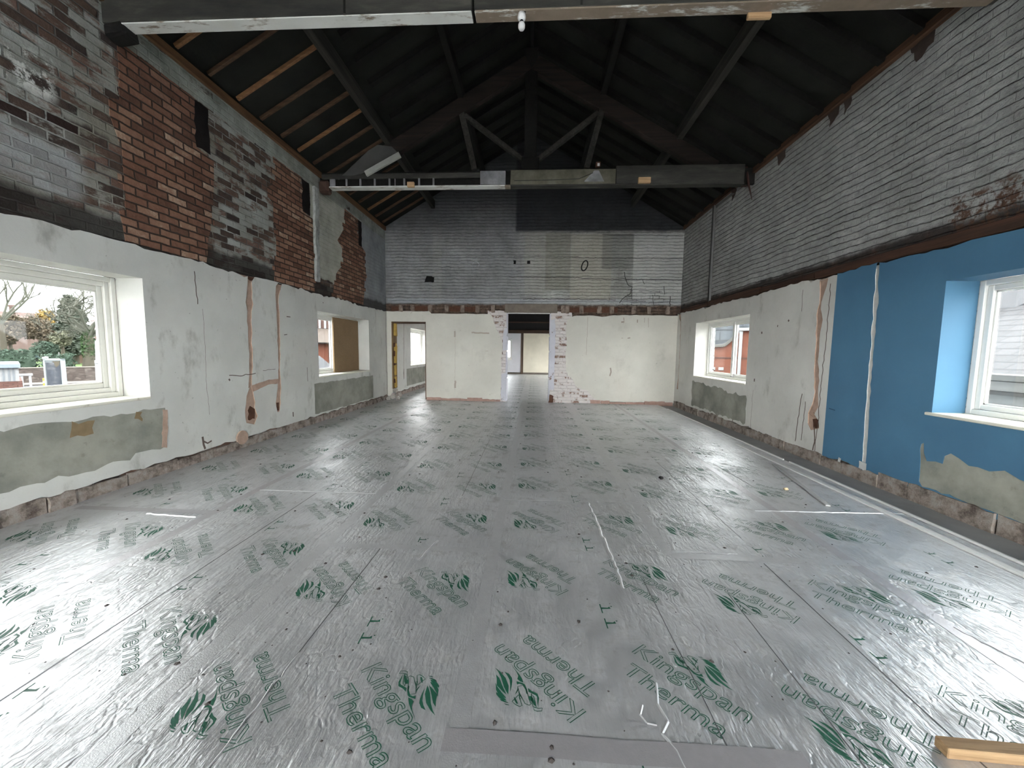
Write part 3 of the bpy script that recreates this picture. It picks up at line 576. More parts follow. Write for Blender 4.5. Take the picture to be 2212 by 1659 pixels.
tape_m = plain('joint_tape_foil', (.47, .455, .465), .36, .55, .1, 30, .4, .2); tape_f = plain('joint_tape_faint', (.57, .57, .575), .33, .58, .1, 30, .4, .3)
seam_d = plain('seam_dark', (.12, .12, .125), .5, .4)
seam_b = plain('foil_fold_bright', (.70, .70, .70), .45, .7, .05)
edge_grey = plain('grey_membrane', (.27, .27, .265), .7, 0, .25, 4, .2, .3)
EX = 3.345
mb = MB(); mb.box((BL-.3, Y0-.2, -.12), (EX, Y1, 0)); mb.cur = 1; mb.box((EX, Y0-.2, -.14), (BR+.3, Y1, -.03))
floor = struct(mb.build('floor', [foil, edge_grey]))
# --- the print: two words in outline with a lion, drawn in millimetres along its base line
LION = [[(354,104),(333,97),(310,102),(296,113),(279,134),(265,156),(288,133),(309,117),(330,109)],[(399,119),(369,117),(328,122),(290,140),(262,169),(279,165),(302,157),(344,134),(375,123)],[(369,140),(347,142),(321,153),(295,164),(266,175),(288,176),(310,175),(327,174),(349,154)],[(341,170),(320,177),(290,182),(262,185),(255,188),(276,194),(295,196),(312,191),(327,179)],[(305,198),(284,194),(264,191),(246,193),(259,203),(279,206),(296,204)],[(274,208),(254,200),(240,195),(233,194),(246,203),(262,209)],[(246,209),(229,199),(224,199),(236,208)],[(366,53),(338,60),(308,65),(281,72),(258,83),(272,89),(289,90),(298,75),(319,66),(345,60)],[(284,100),(258,87),(247,86),(226,96),(205,112),(215,112),(236,97),(253,94),(266,99),(271,110)],[(228,89),(207,88),(182,80),(164,90),(152,108),(140,123),(155,111),(174,92),(183,91),(203,97),(214,100)],[(199,115),(193,107),(181,108),(167,115),(150,126),(159,128),(173,121),(184,124)],[(239,160),(230,159),(215,165),(205,169),(211,174),(227,169)],[(243,150),(254,125),(264,113),(249,121),(244,138)]]
LINES = [[(262,115),(234,132),(205,142),(187,149),(171,142),(169,132),(193,121),(219,103),(251,94)],[(201,98),(183,101),(161,117),(146,127),(155,136),(172,124)],[(155,136),(142,143),(132,138),(120,124),(127,113),(136,125)],[(229,180),(210,179),(193,174),(189,164),(202,156),(217,149),(232,139)],[(243,128),(227,138),(215,139),(213,150)]]
def word(txt, x0, x1, y, cap, shear=.16):
    """outline loops of a word set between x0 and x1 with the given capital height"""
    cu = bpy.data.curves.new('w', 'FONT'); cu.body = txt; cu.fill_mode = 'NONE'; cu.resolution_u = 3; cu.shear = shear
    o = bpy.data.objects.new('w', cu); C.objects.link(o); bpy.context.view_layer.update()
    me = bpy.data.meshes.new_from_object(o.evaluated_get(bpy.context.evaluated_depsgraph_get()))
    P = [(v.co.x, v.co.y) for v in me.vertices]; ad = {}
    for e in me.edges:
        a, b = e.vertices; ad.setdefault(a, []).append(b); ad.setdefault(b, []).append(a)
    loops = []; seen = set()
    for s0 in ad:
        if s0 in seen: continue
        L = [s0]; seen.add(s0); cur = s0
        while True:
            nx = [q for q in ad[cur] if q not in seen]
            if not nx: break
            cur = nx[0]; seen.add(cur); L.append(cur)
        loops.append([P[i] for i in L])
    bpy.data.objects.remove(o); bpy.data.curves.remove(cu); bpy.data.meshes.remove(me)
    xs = [p[0] for L in loops for p in L]; capn = max(p[1] for L in loops[:1] for p in L) or 1
    capn = max(p[1] for L in loops for p in L if p[0] < min(xs)+(max(xs)-min(xs))*.16)
    return [[(x0+(p[0]-min(xs))/(max(xs)-min(xs))*(x1-x0), y+p[1]/capn*cap) for p in L] for L in loops]
WORDS = word('Kingspan', 0, 481, 0, 83)+word('Therma', 30, 430, -134, 78)
def stamp(mb, ox, oy, ang, scale=1):
    ca, sa = math.cos(ang)*.001*scale, math.sin(ang)*.001*scale
    f = lambda u, v: (ox+u*ca-v*sa, oy+u*sa+v*ca, .0007)
    for L in WORDS:
        q = [L[0]]
        for p in L[1:]:
            if math.hypot(p[0]-q[-1][0], p[1]-q[-1][1]) > 1.6: q.append(p)
        mb.ribbon(q, 3.5, f, True)
    for L in LION: mb.poly(L, f)
    for L in LINES: mb.ribbon(L, 3, f, True)
ink = plain('green_print', (.012, .085, .05), .5, 0, .25, 3, .4)
mb = MB(); JX = [-3.9, -2.68, -1.46, -.25, .965, 2.18]; JO = [.6, 1.2, .15, 1.1, .2, 1.1]
A0 = math.radians(137.5); off = Vector((.33, -.082))
marks = MB()
def mark(x, y, a):
    f = lambda u, v: (x+(u*math.cos(a)-v*math.sin(a))*.001, y+(u*math.sin(a)+v*math.cos(a))*.001, .0007)
    for k in (0, 1):
        b = k*115
        for L in ([(b-40, 0), (b+34, 0)],): marks.ribbon(L, 6, f)
        marks.poly([(b-8, 0), (b+6, 0), (b+4, -38), (b+14, -48), (b-4, -52)], f); marks.poly([(b+10, -58), (b+20, -54), (b+18, -66)], f)
for jx, jo in zip(JX, JO):
    k0 = -1
    while jo+2.4*k0 < 21:
        b = jo+2.4*k0; k0 += 1
        for d, u_ in zip((.38, 1.14, 1.90), (.53, 1.29, 2.05)):
            if .55 < b+d < 21: stamp(mb, jx+.15+off.x, b+d+off.y, A0)
            x = jx+1.065
            if .55 < b+u_ < 21 and x < 3.2: stamp(mb, x-off.x, b+u_-off.y, A0+PI)
        for y in (.02, .80, 1.56):
            if .8 < b+y < 9: mark(jx+.65, b+y, PI/2+.05)
for y in (1.57, 2.33): stamp(mb, 3.42-.0+off.x-.42, y+off.y+.3, A0)if False else None
mb.v += []; b0 = len(mb.v); mb.v += marks.v; mb.f += [tuple(i+b0 for i in f) for f in marks.f]; mb.mi += marks.mi
prt = mb.build('printed_lettering', ink, floor)
# --- tapes, seams, folds
z0 = lambda z: (lambda u, v: (u, v, z))
def wob(L, amp, seed, seg=.12): return rough(L, seg, amp, seed, False)
def tape(L, w=.075, seed=1, m=None):
    mb = MB(); mb.ribbon(wob(L, .003, seed, .3), w, z0(.0010+.00012*seed)); mb.build('joint_tape', m or tape_m, floor)
for i, (x, ya, m) in enumerate(((-2.68, .7, tape_m), (-1.46, .7, tape_f), (-.25, .7, tape_f), (.965, 2.6, tape_f), (2.18, .7, tape_m))): tape([(x, ya), (x+.004, 10.3)], .075, i, m)
tape([(-.30, 1.255), (.97, 1.255)], .085, 11); tape([(-3.9, 3.0), (-2.70, 3.0)], .07, 12); tape([(.97, 2.6), (2.2, 2.6)], .07, 14, tape_f); tape([(-1.46, 2.56), (-.25, 2.56)], .06, 15, tape_f)
mb = MB()
for L, w in (([(-2.07, 1.25), (-2.07, 3.5)], .007), ([(-1.055, .9), (-1.05, 2.56)], .006), ([(1.57, .8), (1.565, 2.55)], .007), ([(1.15, .9), (1.16, 2.2)], .005), ([(.72, 1.1), (.70, 2.3)], .004), ([(1.60, 2.9), (1.60, 4.9)], .005), ([(-.66, 3.55), (-.66, 5.9)], .004)): mb.ribbon(wob(L, .001, 5), w, z0(.0009))
mb.build('board_seam', seam_d, floor)
def ridge(L, w, h, seed, amp=.004):
    mb = MB(); P = rough(L, .035, amp, seed, False); r = random.Random(seed)
    for a, b in zip(P, P[1:]):
        d = (Vector(b)-Vector(a)).normalized(); q = Vector((-d.y, d.x))*w/2
        mb.quad((*(Vector(a)+q), .0005), (*(Vector(b)+q), .0005), (*b, h), (*a, h)); mb.quad((*a, h), (*b, h), (*(Vector(b)-q), .0005), (*(Vector(a)-q), .0005))
    return mb
M_ = MB()
for L, w, h, sd in (([(.53, 3.5), (.55, 3.07), (.555, 2.7), (.56, 2.3), (.555, 2.2)], .02, .006, 3), ([(.545, 1.55), (.52, 1.45), (.535, 1.38), (.50, 1.33), (.53, 1.27), (.55, 1.15)], .012, .0035, 4), ([(.46, 1.44), (.44, 1.40), (.455, 1.365), (.49, 1.36)], .009, .003, 5), ([(-.74, 2.40), (-.72, 2.5), (-.70, 2.6), (-.675, 2.68)], .02, .006, 6), ([(-2.66, 3.53), (-1.5, 3.54)], .012, .004, 7), ([(-3.2, 2.93), (-2.74, 2.9)], .02, .006, 8), ([(2.0, 3.44), (3.3, 3.48)], .014, .005, 9), ([(1.0, 2.66), (1.45, 2.66)], .01, .004, 10), ([(-.25, 3.5), (1.0, 3.54)], .012, .003, 11), ([(-3.62, .9), (-3.60, 2.6)], .012, .005, 12), ([(2.35, 3.9), (2.30, 4.9)], .012, .004, 13), ([(-1.06, .9), (-1.05, 1.6)], .008, .003, 14), ([(2.33, 1.6), (2.2, 2.0)], .012, .004, 15)):
    m = ridge(L, w, h, sd); b0 = len(M_.v); M_.v += m.v; M_.f += [tuple(i+b0 for i in f) for f in m.f]; M_.mi += m.mi
M_.build('foil_fold', seam_b, floor)
# --- crumbs nobody would count
mb = MB(); r = random.Random(3)
for k in range(520):
    y = .9+8.5*r.random()**1.7; x = r.uniform(-3.8, 3.0 if y > 1.6 else 1.3); s = r.choice((.003, .004, .005, .005, .007, .012))
    a = r.uniform(0, 6.3); P = [(x+s*math.cos(a+t)*r.uniform(.6, 1.3), y+s*math.sin(a+t)*r.uniform(.6, 1.3)) for t in (0, 1.3, 2.6, 3.9, 5.2)]
    i = [mb.vert(*p, .0006) for p in P]; t = mb.vert(x, y, s*.6)
    for q in range(5): mb.face(i[q], i[(q+1) % 5], t)
o = tag(mb.build('floor_crumbs', plain('dark_crumb', (.05, .043, .04), .95, 0, .4, 3)), 'scatter of tiny dark crumbs and grit over the silver foil floor', 'debris'); o['kind'] = 'stuff'
pl = plain('white_trim_plastic', (.62, .62, .60), .45, 0, .06, 5, .4)
gt = plain('grey_trim', (.36, .36, .35), .5, 0, .1, 6, .4)
def strip(name, pts, w, h, m, label, z=.001):
    mb = MB()
    for a, b in zip(pts, pts[1:]): mb.beam((*a, z+h/2), (*b, z+h/2), w, h, (0, 0, 1), .002)
    return tag(mb.build(name, m), label, 'trim')
strip('edging_strip', [(3.33, 9.6), (3.325, 5.17)], .022, .018, pl, 'thin pale edging strip along the far right edge of the foil floor')
strip('edging_strip', [(3.335, 5.06), (3.325, 2.2), (3.325, .9)], .022, .018, pl, 'thin pale edging strip on the right floor edge below the blue wall')
strip('plastic_trim', [(3.16, 6.0), (3.155, 4.4), (3.16, 2.5), (3.17, .8)], .058, .016, pl, 'long white plastic trim lying loose beside the right floor edge')
strip('plastic_trim', [(3.06, 4.94), (2.745, 3.60)], .04, .014, gt, 'short grey trim lying askew on the foil beside the long white trim')
mb = MB(); mb.box((3.355, 2.35, -.0295), (3.60, 2.78, -.02), Matrix.Rotation(.0, 4, 'Z'), .002); tag(mb.build('foil_offcut', foil), 'offcut of foil board lying in the gap at the right floor edge', 'offcut')
bt = wood('batten_pine', (.24, .145, .07), (.42, .28, .15), 0, .7, 2)
mb = MB(); a = onz(2047, 1641, 0); b = onz(2212, 1657, 0); d = (b-a).normalized(); q = Vector((-d.y, d.x, 0)); w_ = .05
P0 = a+q*w_/2; mb.beam(P0+Vector((0, 0, .021)), P0+d*.75+Vector((0, 0, .021)), w_, .04, (0, 0, 1), .003); t = tag(mb.build('timber_batten', bt), 'rough timber batten lying on the foil at the bottom right corner', 'timber')
mb = MB(); r = random.Random(9)
cc = onz(1697, 1058, 0)
mb.box((cc.x-.02, cc.y-.015, .001), (cc.x+.02, cc.y+.015, .022), None, .006, .004, r); tag(mb.build('mortar_crumb', plain('buff_crumb', (.55, .45, .28), .9)), 'small buff mortar crumb on the foil near the askew grey trim', 'debris')
mb = MB(); cc = onz(1428, 1035, 0); mb.box((cc.x-.02, cc.y-.02, .001), (cc.x+.02, cc.y+.02, .03), None, .008, .006, r); tag(mb.build('black_lump', black), 'small black lump lying on the foil right of centre', 'debris')

# ------------------------------------------------------------------ roof
SL, ZE, RX = .57, 4.62, -.12
def zr(x, drop=0): return (ZE+SL*(x+4.0) if x < RX else ZE+SL*(RX+4.0)-SL*(x-RX))-drop
n = N('sooty_roof_felt'); k = n.noise(2, 6, .6); felt = n.done(n.ramp(k, [(.3, (.010, .010, .009)), (.7, (.022, .023, .0195))]), .9, 0, n.bump(n.noise(6, 5), .4, .02), .15)
mb = MB()
for x0, x1 in ((-4.75, RX), (RX, 4.55)):
    a, b = (x0, zr(x0)+.10), (x1, zr(x1)+.10)
    P = [(a[0], Y0-.4, a[1]), (b[0], Y0-.4, b[1]), (b[0], Y1+.4, b[1]), (a[0], Y1+.4, a[1])]; Q = [(p[0], p[1], p[2]+.12) for p in P]
    i = [mb.vert(p) for p in P+Q]
    for f in ((0, 1, 2, 3), (7, 6, 5, 4), (0, 4, 5, 1), (1, 5, 6, 2), (2, 6, 7, 3), (3, 7, 4, 0)): mb.face(*[i[q] for q in f])
ceil = struct(mb.build('ceiling', felt))
darkw = wood('sooty_timber', (.005, .0045, .004), (.013, .0115, .010), 1, .9); dark2 = wood('paler_dark_timber', (.02, .019, .016), (.055, .05, .042), 1, .85)  # second timber is paler: light caught by lower purlins is put into its colour
orange = wood('new_pine_rafter', (.20, .10, .045), (.36, .19, .085), 0, .7, 1.5); dull = wood('dull_pine_rafter', (.07, .04, .022), (.14, .08, .045), 0, .8, 1.5)
ORD = ['first', 'second', 'third', 'fourth', 'fifth', 'sixth', 'seventh', 'eighth', 'ninth', 'tenth', 'eleventh', 'twelfth', 'thirteenth', 'fourteenth', 'fifteenth', 'sixteenth']
YR = [3.92, 4.33, 4.76, 5.22, 5.66, 6.12, 6.55, 7.0, 7.45, 7.9, 8.35, 8.8, 9.27, 9.72, 10.17]
bright = {1, 3, 6, 12}
def rafter(x0, x1, y, w, m, label, grp):
    # a rafter lies against the slope: its underside on zr, its top on the felt
    mb = MB(); a = Vector((x0, y, zr(x0)+.045)); b = Vector((x1, y, zr(x1)+.045)); mb.beam(a+Vector((0, 0, .022 if w < .05 else 0)), b+Vector((0, 0, .022 if w < .05 else 0)), w, .046 if w < .05 else .09, (0, 0, 1), .004)
    return tag(mb.build('rafter', m), label, 'rafter', grp)
for i, y in enumerate(YR):
    rafter(-4.0, -2.80, y, .042, orange if i in bright else dull, '%s low rafter beyond the front beam on the left slope, %s pine' % (ORD[i], 'bright orange' if i in bright else 'dull brown'), 'pine rafters low on the left slope')
    rafter(-2.60, RX-.075, y+.05, .085, darkw, '%s sooty rafter beyond the front beam high on the left slope' % ORD[i], 'dark rafters high on the left slope')
    rafter(RX+.075, 3.80, y, .085, darkw, '%s sooty rafter beyond the front beam on the right slope' % ORD[i], 'dark rafters on the right slope')
def purlin(x, drop, w, h, m, label):
    mb = MB()
    cuts = [(Y0+.02, 3.68), (3.68, 7.24), (7.24, BB-.01)]
    for a, b in cuts: mb.beam((x, a+.01, zr(x)-h/2-.04), (x, b-.01, zr(x)-h/2-.04), w, h, (0, 0, 1), .006, .002)
    return tag(mb.build('purlin', m), label, 'purlin', 'roof purlins')
purlin(-2.72, 0, .10, .20, dark2, 'lower purlin running along the left roof slope beside the pine rafters')
purlin(-1.38, 0, .10, .20, darkw, 'upper purlin high on the left roof slope near the ridge')
purlin(2.48, 0, .10, .20, dark2, 'lower purlin running along the right roof slope')
purlin(1.14, 0, .10, .20, darkw, 'upper purlin high on the right roof slope near the ridge')
mb = MB(); mb.box((RX-.025, Y0, zr(RX)-.12), (RX+.025, BB-.01, zr(RX)+.06), None, .004); tag(mb.build('ridge_board', darkw), 'black ridge board along the top of the roof', 'ridge board')
# wall plates on the eaves
wp = wood('brown_wall_plate', (.10, .052, .025), (.22, .115, .055), 1, .8); wpd = wood('old_wall_plate', (.06, .032, .018), (.15, .075, .04), 1, .85)
mb = MB()
for a, b in ((Y0, 1.5), (1.51, 6.3), (6.31, BB-.005)): mb.box((BL-.16, a, 4.555), (BL+.035, b, 4.655), None, .006, .002)
tag(mb.build('wall_plate', wp), 'orange brown timber wall plate along the left eave', 'wall plate')
mb = MB(); r = random.Random(5)
for a, b in ((Y0, 2.6), (2.61, 6.9), (6.91, BB-.005)): mb.box((BR-.045, a, 4.555), (BR+.16, b, 4.65), None, .008, .006, r)
tag(mb.build('wall_plate', wpd), 'old ragged brown wall plate along the right eave', 'wall plate')
mb = MB()
for y, z, s in ((4.35, 4.50, .12), (5.5, 4.51, .10), (5.28, 4.52, .06), (6.55, 4.50, .11), (8.0, 4.5, .08)):
    mb.slab(rough([(y-s, z-.06), (y+s*.4, z-.13), (y+s, z+.06), (y-s, z+.06)], .05, .015, int(y*9)), [], fL, BR-.006, BR)
mb.build('broken_brick_edge', plain('broken_edge', (.06, .045, .038), .95, 0, .5, 16, .1, .8), wallR)
# ------------------------------------------------------------------ trusses
sooty_face = N('beam_face_sooty'); n = sooty_face; k = n.noise(1, 7, .65, n.map((2, 9, 9))); sooty_face = n.done(n.ramp(k, [(.3, (.022, .022, .021)), (.55, (.045, .044, .038)), (.75, (.085, .082, .07))]), .85, 0, n.bump(k, .5, .008), .2)
n = N('flaking_white_soffit'); k = n.noise(5, 8, .72, n.map((.5, 2, 2))); xs_ = n.sep()[0]
wsoff = n.done(n.mix(n.rng(n.m1('SUBTRACT', k, n.m1('MULTIPLY', n.rng(xs_, -.58, -.56), .17)), .36, .48), n.mix(n.noise(12), (.16, .125, .09), (.26, .21, .16)), n.mix(n.noise(2.5), (.46, .47, .43), (.70, .70, .66))), .7, 0, n.bump(k, .5, .006), .25)
n = N('olive_panel_paint'); k = n.noise(2.5, 7, .65); olive = n.done(n.ramp(k, [(.3, (.055, .053, .035)), (.55, (.12, .115, .085)), (.75, (.17, .165, .14))]), .8, 0, n.bump(k, .5, .008), .2)
n = N('grey_panel_paint'); k = n.noise(3, 7, .65); greyp = n.done(n.ramp(k, [(.3, (.10, .10, .10)), (.55, (.21, .21, .215)), (.75, (.32, .32, .33))]), .8, 0, n.bump(k, .5, .008), .2)
BZ = 4.36
def truss(y, label, front):
    T = thing('roof_truss', label, 'roof truss')
    th = .13; ya, yb = y-th/2, y+th/2
    PB = lambda x: 5.62+SL*(x+1.37) if x < RX else 5.62+SL*(1.37-.24-x)      # underside of the principals
    def part(name, m, f): mb = MB(); f(mb); return mb.build(name, m, T)
    if front:
        tb_ = part('tie_beam', sooty_face, lambda q: (q.box((BL-.1, ya, BZ+.012), (-.595, yb, BZ+.33), None, .006, .002), q.box((-.575, ya, BZ+.012), (BR+.1, yb, BZ+.33), None, .006, .002)))
        for a, b in ((-3.95, -.60), (-.57, 3.78)):
            mb = MB(); mb.box((a, ya+.004, BZ), (b, yb-.004, BZ+.012), None, .003, .002); mb.build('soffit_board', wsoff, tb_)
        for x in (-1.75, .35, 1.6): mb = MB(); mb.box((x, ya-.006, BZ+.02), (x+.02, ya, BZ+.33), None, .002); mb.build('face_batten', darkw, tb_)
        mb = MB(); mb.beam((-4.04, y+.0, BZ-.06), (-3.85, y+.02, BZ-.01), .16, .12, (0, 0, 1), .02, .006); mb.build('bearing_pad', darkw, T)
    else:
        tb_ = part('tie_beam', darkw, lambda q: q.box((BL-.1, ya+.07, BZ+.012), (BR+.1, yb, BZ+.29), None, .006, .002))
        mb = MB(); mb.box((-3.97, ya, BZ+.145), (-1.02, ya+.03, BZ+.235), None, .004, .003); mb.build('face_board', sooty_face, tb_)
        mb = MB(); mb.box((-1.02, ya-.004, BZ+.02), (-.56, ya+.03, BZ+.262), None, .006, .004); mb.build('face_panel', greyp, tb_)
        mb = MB(); mb.box((-.47, ya-.004, BZ+.015), (1.4, ya+.03, BZ+.27), None, .006, .004); mb.build('face_panel', olive, tb_)
        mb = MB(); mb.box((1.41, ya-.002, BZ+.015), (3.62, ya+.03, BZ+.32), None, .006, .004); mb.build('face_panel', sooty_face, tb_)
        for a, b in ((-3.83, -.47), (-.46, 3.62)):
            mb = MB(); mb.box((a, ya-.012, BZ-.012), (b, yb, BZ+.012), None, .003, .003); mb.build('soffit_board', wsoff if a < -1 else sooty_face, tb_)
        for px in (718, 748, 778, 809, 841, 853, 873, 905, 936):
            x = ony(px, 398, ya).x; w = .05 if px == 718 else (.008 if px == 853 else .016)
            mb = MB(); mb.box((x-w, ya+.002, BZ+.012), (x+w, ya+.026, BZ+.15), None, .003, .002); mb.build('batten', greyp, tb_)
        mb = MB(); mb.box((-4.03, ya-.02, BZ-.10), (-3.84, yb, BZ+.13), None, .03, .008); mb.build('bearing_pad', plain('rusty_pad', (.05, .028, .02), .9), T)
        mb = MB(); mb.tube([(-.40, ya-.008, BZ+.08), (.2, ya-.008, BZ+.085), (.75, ya-.008, BZ+.10), (1.0, ya-.008, BZ+.2)], .006, 6); mb.build('cable', sooty_face, tb_)
        mb = MB(); mb.poly([(.85, BZ+.06), (1.2, BZ+.05), (1.1, BZ+.22), (1.02, BZ+.24)], lambda u, v: (u, ya-.007, v)); mb.poly([(.85, BZ+.05), (1.2, BZ+.05), (1.1, BZ+.24), (1.02, BZ+.24)], lambda u, v: (u, ya-.0095, v)); mb.build('worn_patch', greyp, tb_)
    # principals, king post, queen posts, struts
    for s, x0, nm in ((-1, -3.36, 'left'), (1, 3.12, 'right')):
        xa = x0; xb = RX+s*.06
        za = max(PB(xa)+.12, BZ+.31); 
        mb = MB(); mb.beam((xa+(-.0 if s < 0 else 0), y, PB(xa)+.14), (xb, y, PB(xb)+.14), .12, .25, (0, 0, 1), .006, .002)
        mb.build('principal_rafter', wood('principal_%s_%d' % (nm, front), (.012, .0085, .007), (.032, .021, .017), 0, .9) if not front else darkw, T)
        for xq, dx in ((s*1.25+RX, .14),):
            mb = MB(); mb.beam((xq-s*.24, y, BZ+.30), (xq, y, PB(xq)+.02), .10, .10, (0, 1, 0), .005, .002); mb.build('queen_post', dark2, T)
            mb = MB(); mb.beam((RX+s*.12, y, BZ+.45), (xq-s*.06, y, PB(xq)-.02), .08, .09, (0, 1, 0), .005, .002); mb.build('strut', dark2, T)
    mb = MB(); mb.box((RX-.11, ya+.01, BZ+.30), (RX+.11, yb-.01, zr(RX)-.14), None, .008, .003); mb.box((RX-.16, ya, BZ+.28), (RX+.16, yb, BZ+.48), None, .01, .003); mb.build('king_post', darkw, T)
    if not front:
        A = ony(790, 376, ya-.03); B = ony(864, 334, ya-.03)
        mb = MB(); mb.beam(A, B, .05, .095, (0, 0, 1), .004); mb.build('painted_strip', plain('pale_strip', (.40, .40, .36), .8, 0, .25, 6, .2, .4), T)
        g = [ony(*p, y+.02) for p in ((735, 392), (800, 330), (820, 318), (850, 322), (862, 334), (790, 378))]
        mb = MB(); mb.slab([(p.x, p.z) for p in g], [], fB, y-.065, y-.04); mb.build('sheet_infill', plain('dusty_sheet', (.085, .085, .08), .9, 0, .3, 5), T)
    settle(T); return T
truss(3.685, 'front roof truss with sooty tie beam and flaking white underside nearest the viewer', True)
truss(7.27, 'second roof truss with boxed tie beam missing boards on its left half', False)
# small blocks on the beams
def block(px0, py0, px1, py1, y, d, m, label):
    a = ony(px0, py0, y); b = ony(px1, py1, y); mb = MB(); mb.box((a.x, y-d, min(a.z, b.z)), (b.x, y, max(a.z, b.z)), None, .004, .001); return tag(mb.build('wood_block', m), label, 'wood block')
nb = wood('fresh_block', (.36, .22, .11), (.60, .40, .22), 0, .7, 2)
block(881, 395, 896, 406, 7.205-.002, .05, nb, 'small fresh wood block sitting in the gaps of the second beam left of centre')
block(1378, 385, 1404, 397, 7.196, .05, nb, 'small fresh wood block fixed on the second beam right of centre')
mb = MB(); a = ony(1619, 33, 3.70); b = ony(1670, 33, 3.70); mb.box((a.x, 3.72, BZ-.05), (b.x, 3.75, BZ-.002), None, .003, .001); tag(mb.build('wood_block', nb), 'fresh wood block under the front beam at its right part', 'wood block')
mb = MB(); a = ony(1292, 363, 7.26); mb.box((a.x-.045, 7.22, BZ+.325), (a.x+.035, 7.30, BZ+.40), None, .006, .004); mb.cur = 1; mb.box((a.x-.02, 7.215, BZ+.325), (a.x+.02, 7.225, BZ+.375), None, .003); tag(mb.build('cleat_block', [deep_dark, pl]), 'small reddish cleat on top of the second beam right of the king post', 'wood block')
# lamp holder hanging under the front beam
T = thing('lamp_holder', 'white lamp holder hanging under the middle of the front beam', 'lamp holder')
cc = ony(1127, 37, 3.60); wp_ = plain('white_porcelain', (.72, .72, .70), .3, 0, .04)
def lathe(mb, c, prof, n=16):
    R0 = [[mb.vert(c.x+r*math.cos(2*PI*k/n), c.y+r*math.sin(2*PI*k/n), c.z+z) for k in range(n)] for r, z in prof]
    for A, B in zip(R0, R0[1:]):
        for k in range(n): mb.face(A[k], A[(k+1) % n], B[(k+1) % n], B[k])
mb = MB(); lathe(mb, cc, [(.0, .03), (.030, .028), (.036, .005), (.036, -.01), (.028, -.025), (.0, -.026)]); mb.build('ceiling_rose', wp_, T, True)
mb = MB(); lathe(mb, cc, [(.010, -.02), (.014, -.03), (.014, -.05), (.0, -.05)]); mb.build('cap', black, T, True)
mb = MB(); lathe(mb, cc, [(.0, -.045), (.024, -.048), (.030, -.062), (.030, -.085), (.022, -.10), (.0, -.10)]); mb.build('socket', wp_, T, True)
mb = MB(); mb.tube([(cc.x, cc.y, cc.z+.025), (cc.x+.02, cc.y+.03, cc.z+.05), (cc.x+.03, cc.y+.05, BZ+.02)], .006, 6); mb.build('flex', black, T)
settle(T)
# vertical conduit, bracket and spike on the right wall
mb = MB(); mb.box((BR-.045, 8.70, 2.50), (BR-.002, 8.79, 4.54), None, .008, .003); T = tag(mb.build('cable_trunking', plain('grey_trunking', (.13, .13, .125), .7, 0, .3, 5, .2, .3)), 'grey vertical cable trunking on the painted brick of the right wall', 'trunking')
mb = MB(); mb.box((BR-.052, 8.735, 2.50), (BR-.040, 8.755, 4.54), None, .003); mb.build('lid_groove', black, T)
mb = MB(); a = onx(1612, 368, 3.70); b = onx(1623, 432, 3.70); mb.tube([(3.70, a.y, a.z+.05), (3.70, (a.y+b.y)/2, (a.z+b.z)/2), (3.71, b.y, b.z)], [.022, .015, .003], 6); mb.box((3.69, a.y-.03, 4.42), (BR-.012, a.y+.20, 4.45), None, .004)
tag(mb.build('iron_bracket', plain('rusty_iron', (.075, .035, .028), .7, .4, .3, 12)), 'rusty iron bracket with hanging spike at the right end of the second beam', 'bracket')
mb = MB(); a = onx(1590, 412, BR-.02); mb.tube([(BR-.06, a.y+.05, a.z+.05), (BR-.05, a.y, a.z)], .045, 10); tag(mb.build('pipe_stub', plain('rust_stub', (.05, .03, .025), .8)), 'short rusty pipe stub high on the right wall beyond the second beam', 'pipe')
mb = MB(); mb.box((BR-.012, 7.95, 4.47), (BR-.0, 8.7, 4.53), None, .006, .004); tag(mb.build('cable_trunking', plain('grey_trunking_b', (.11, .11, .105), .7, 0, .3, 5)), 'grey trunking running level under the right eave to the vertical trunking', 'trunking')
# ------------------------------------------------------------------ windows
upvc = plain('white_frame', (.72, .72, .69), .35, 0, .04, 8, .4)
old_white = plain('old_painted_frame', (.66, .65, .60), .5, 0, .1, 9, .35, .3)
sillm = N('dusty_sill'); n = sillm; k = n.noise(9, 6, .7, n.map((2, .6, 1))); sillm = n.done(n.mix(n.rng(k, .62, .72), (.70, .68, .58), (.36, .31, .24)), .5, 0, n.bump(k, .3, .004), .3)
n = N('window_glass'); g = n.n('ShaderNodeBsdfGlossy'); g.inputs['Roughness'].default_value = .02; tr = n.n('ShaderNodeBsdfTransparent'); tr.inputs[0].default_value = (.645, .655, .655, 1)
fr_ = n.n('ShaderNodeFresnel'); fr_.inputs[0].default_value = 1.45; mx = n.n('ShaderNodeMixShader'); gm = n.n('ShaderNodeNewGeometry'); n.put(mx.inputs[0], n.m1('MULTIPLY', fr_.outputs[0], n.m1('SUBTRACT', 1, gm.outputs['Backfacing']))); n.t.links.new(tr.outputs[0], mx.inputs[1]); n.t.links.new(g.outputs[0], mx.inputs[2]); n.t.links.new(mx.outputs[0], n.out.inputs[0]); glass = n.m
clear = glass.copy(); clear.name = 'clear_glass'; clear.node_tree.nodes['Transparent BSDF'].inputs[0].default_value = (.97, .97, .97, 1)
wn = [0]
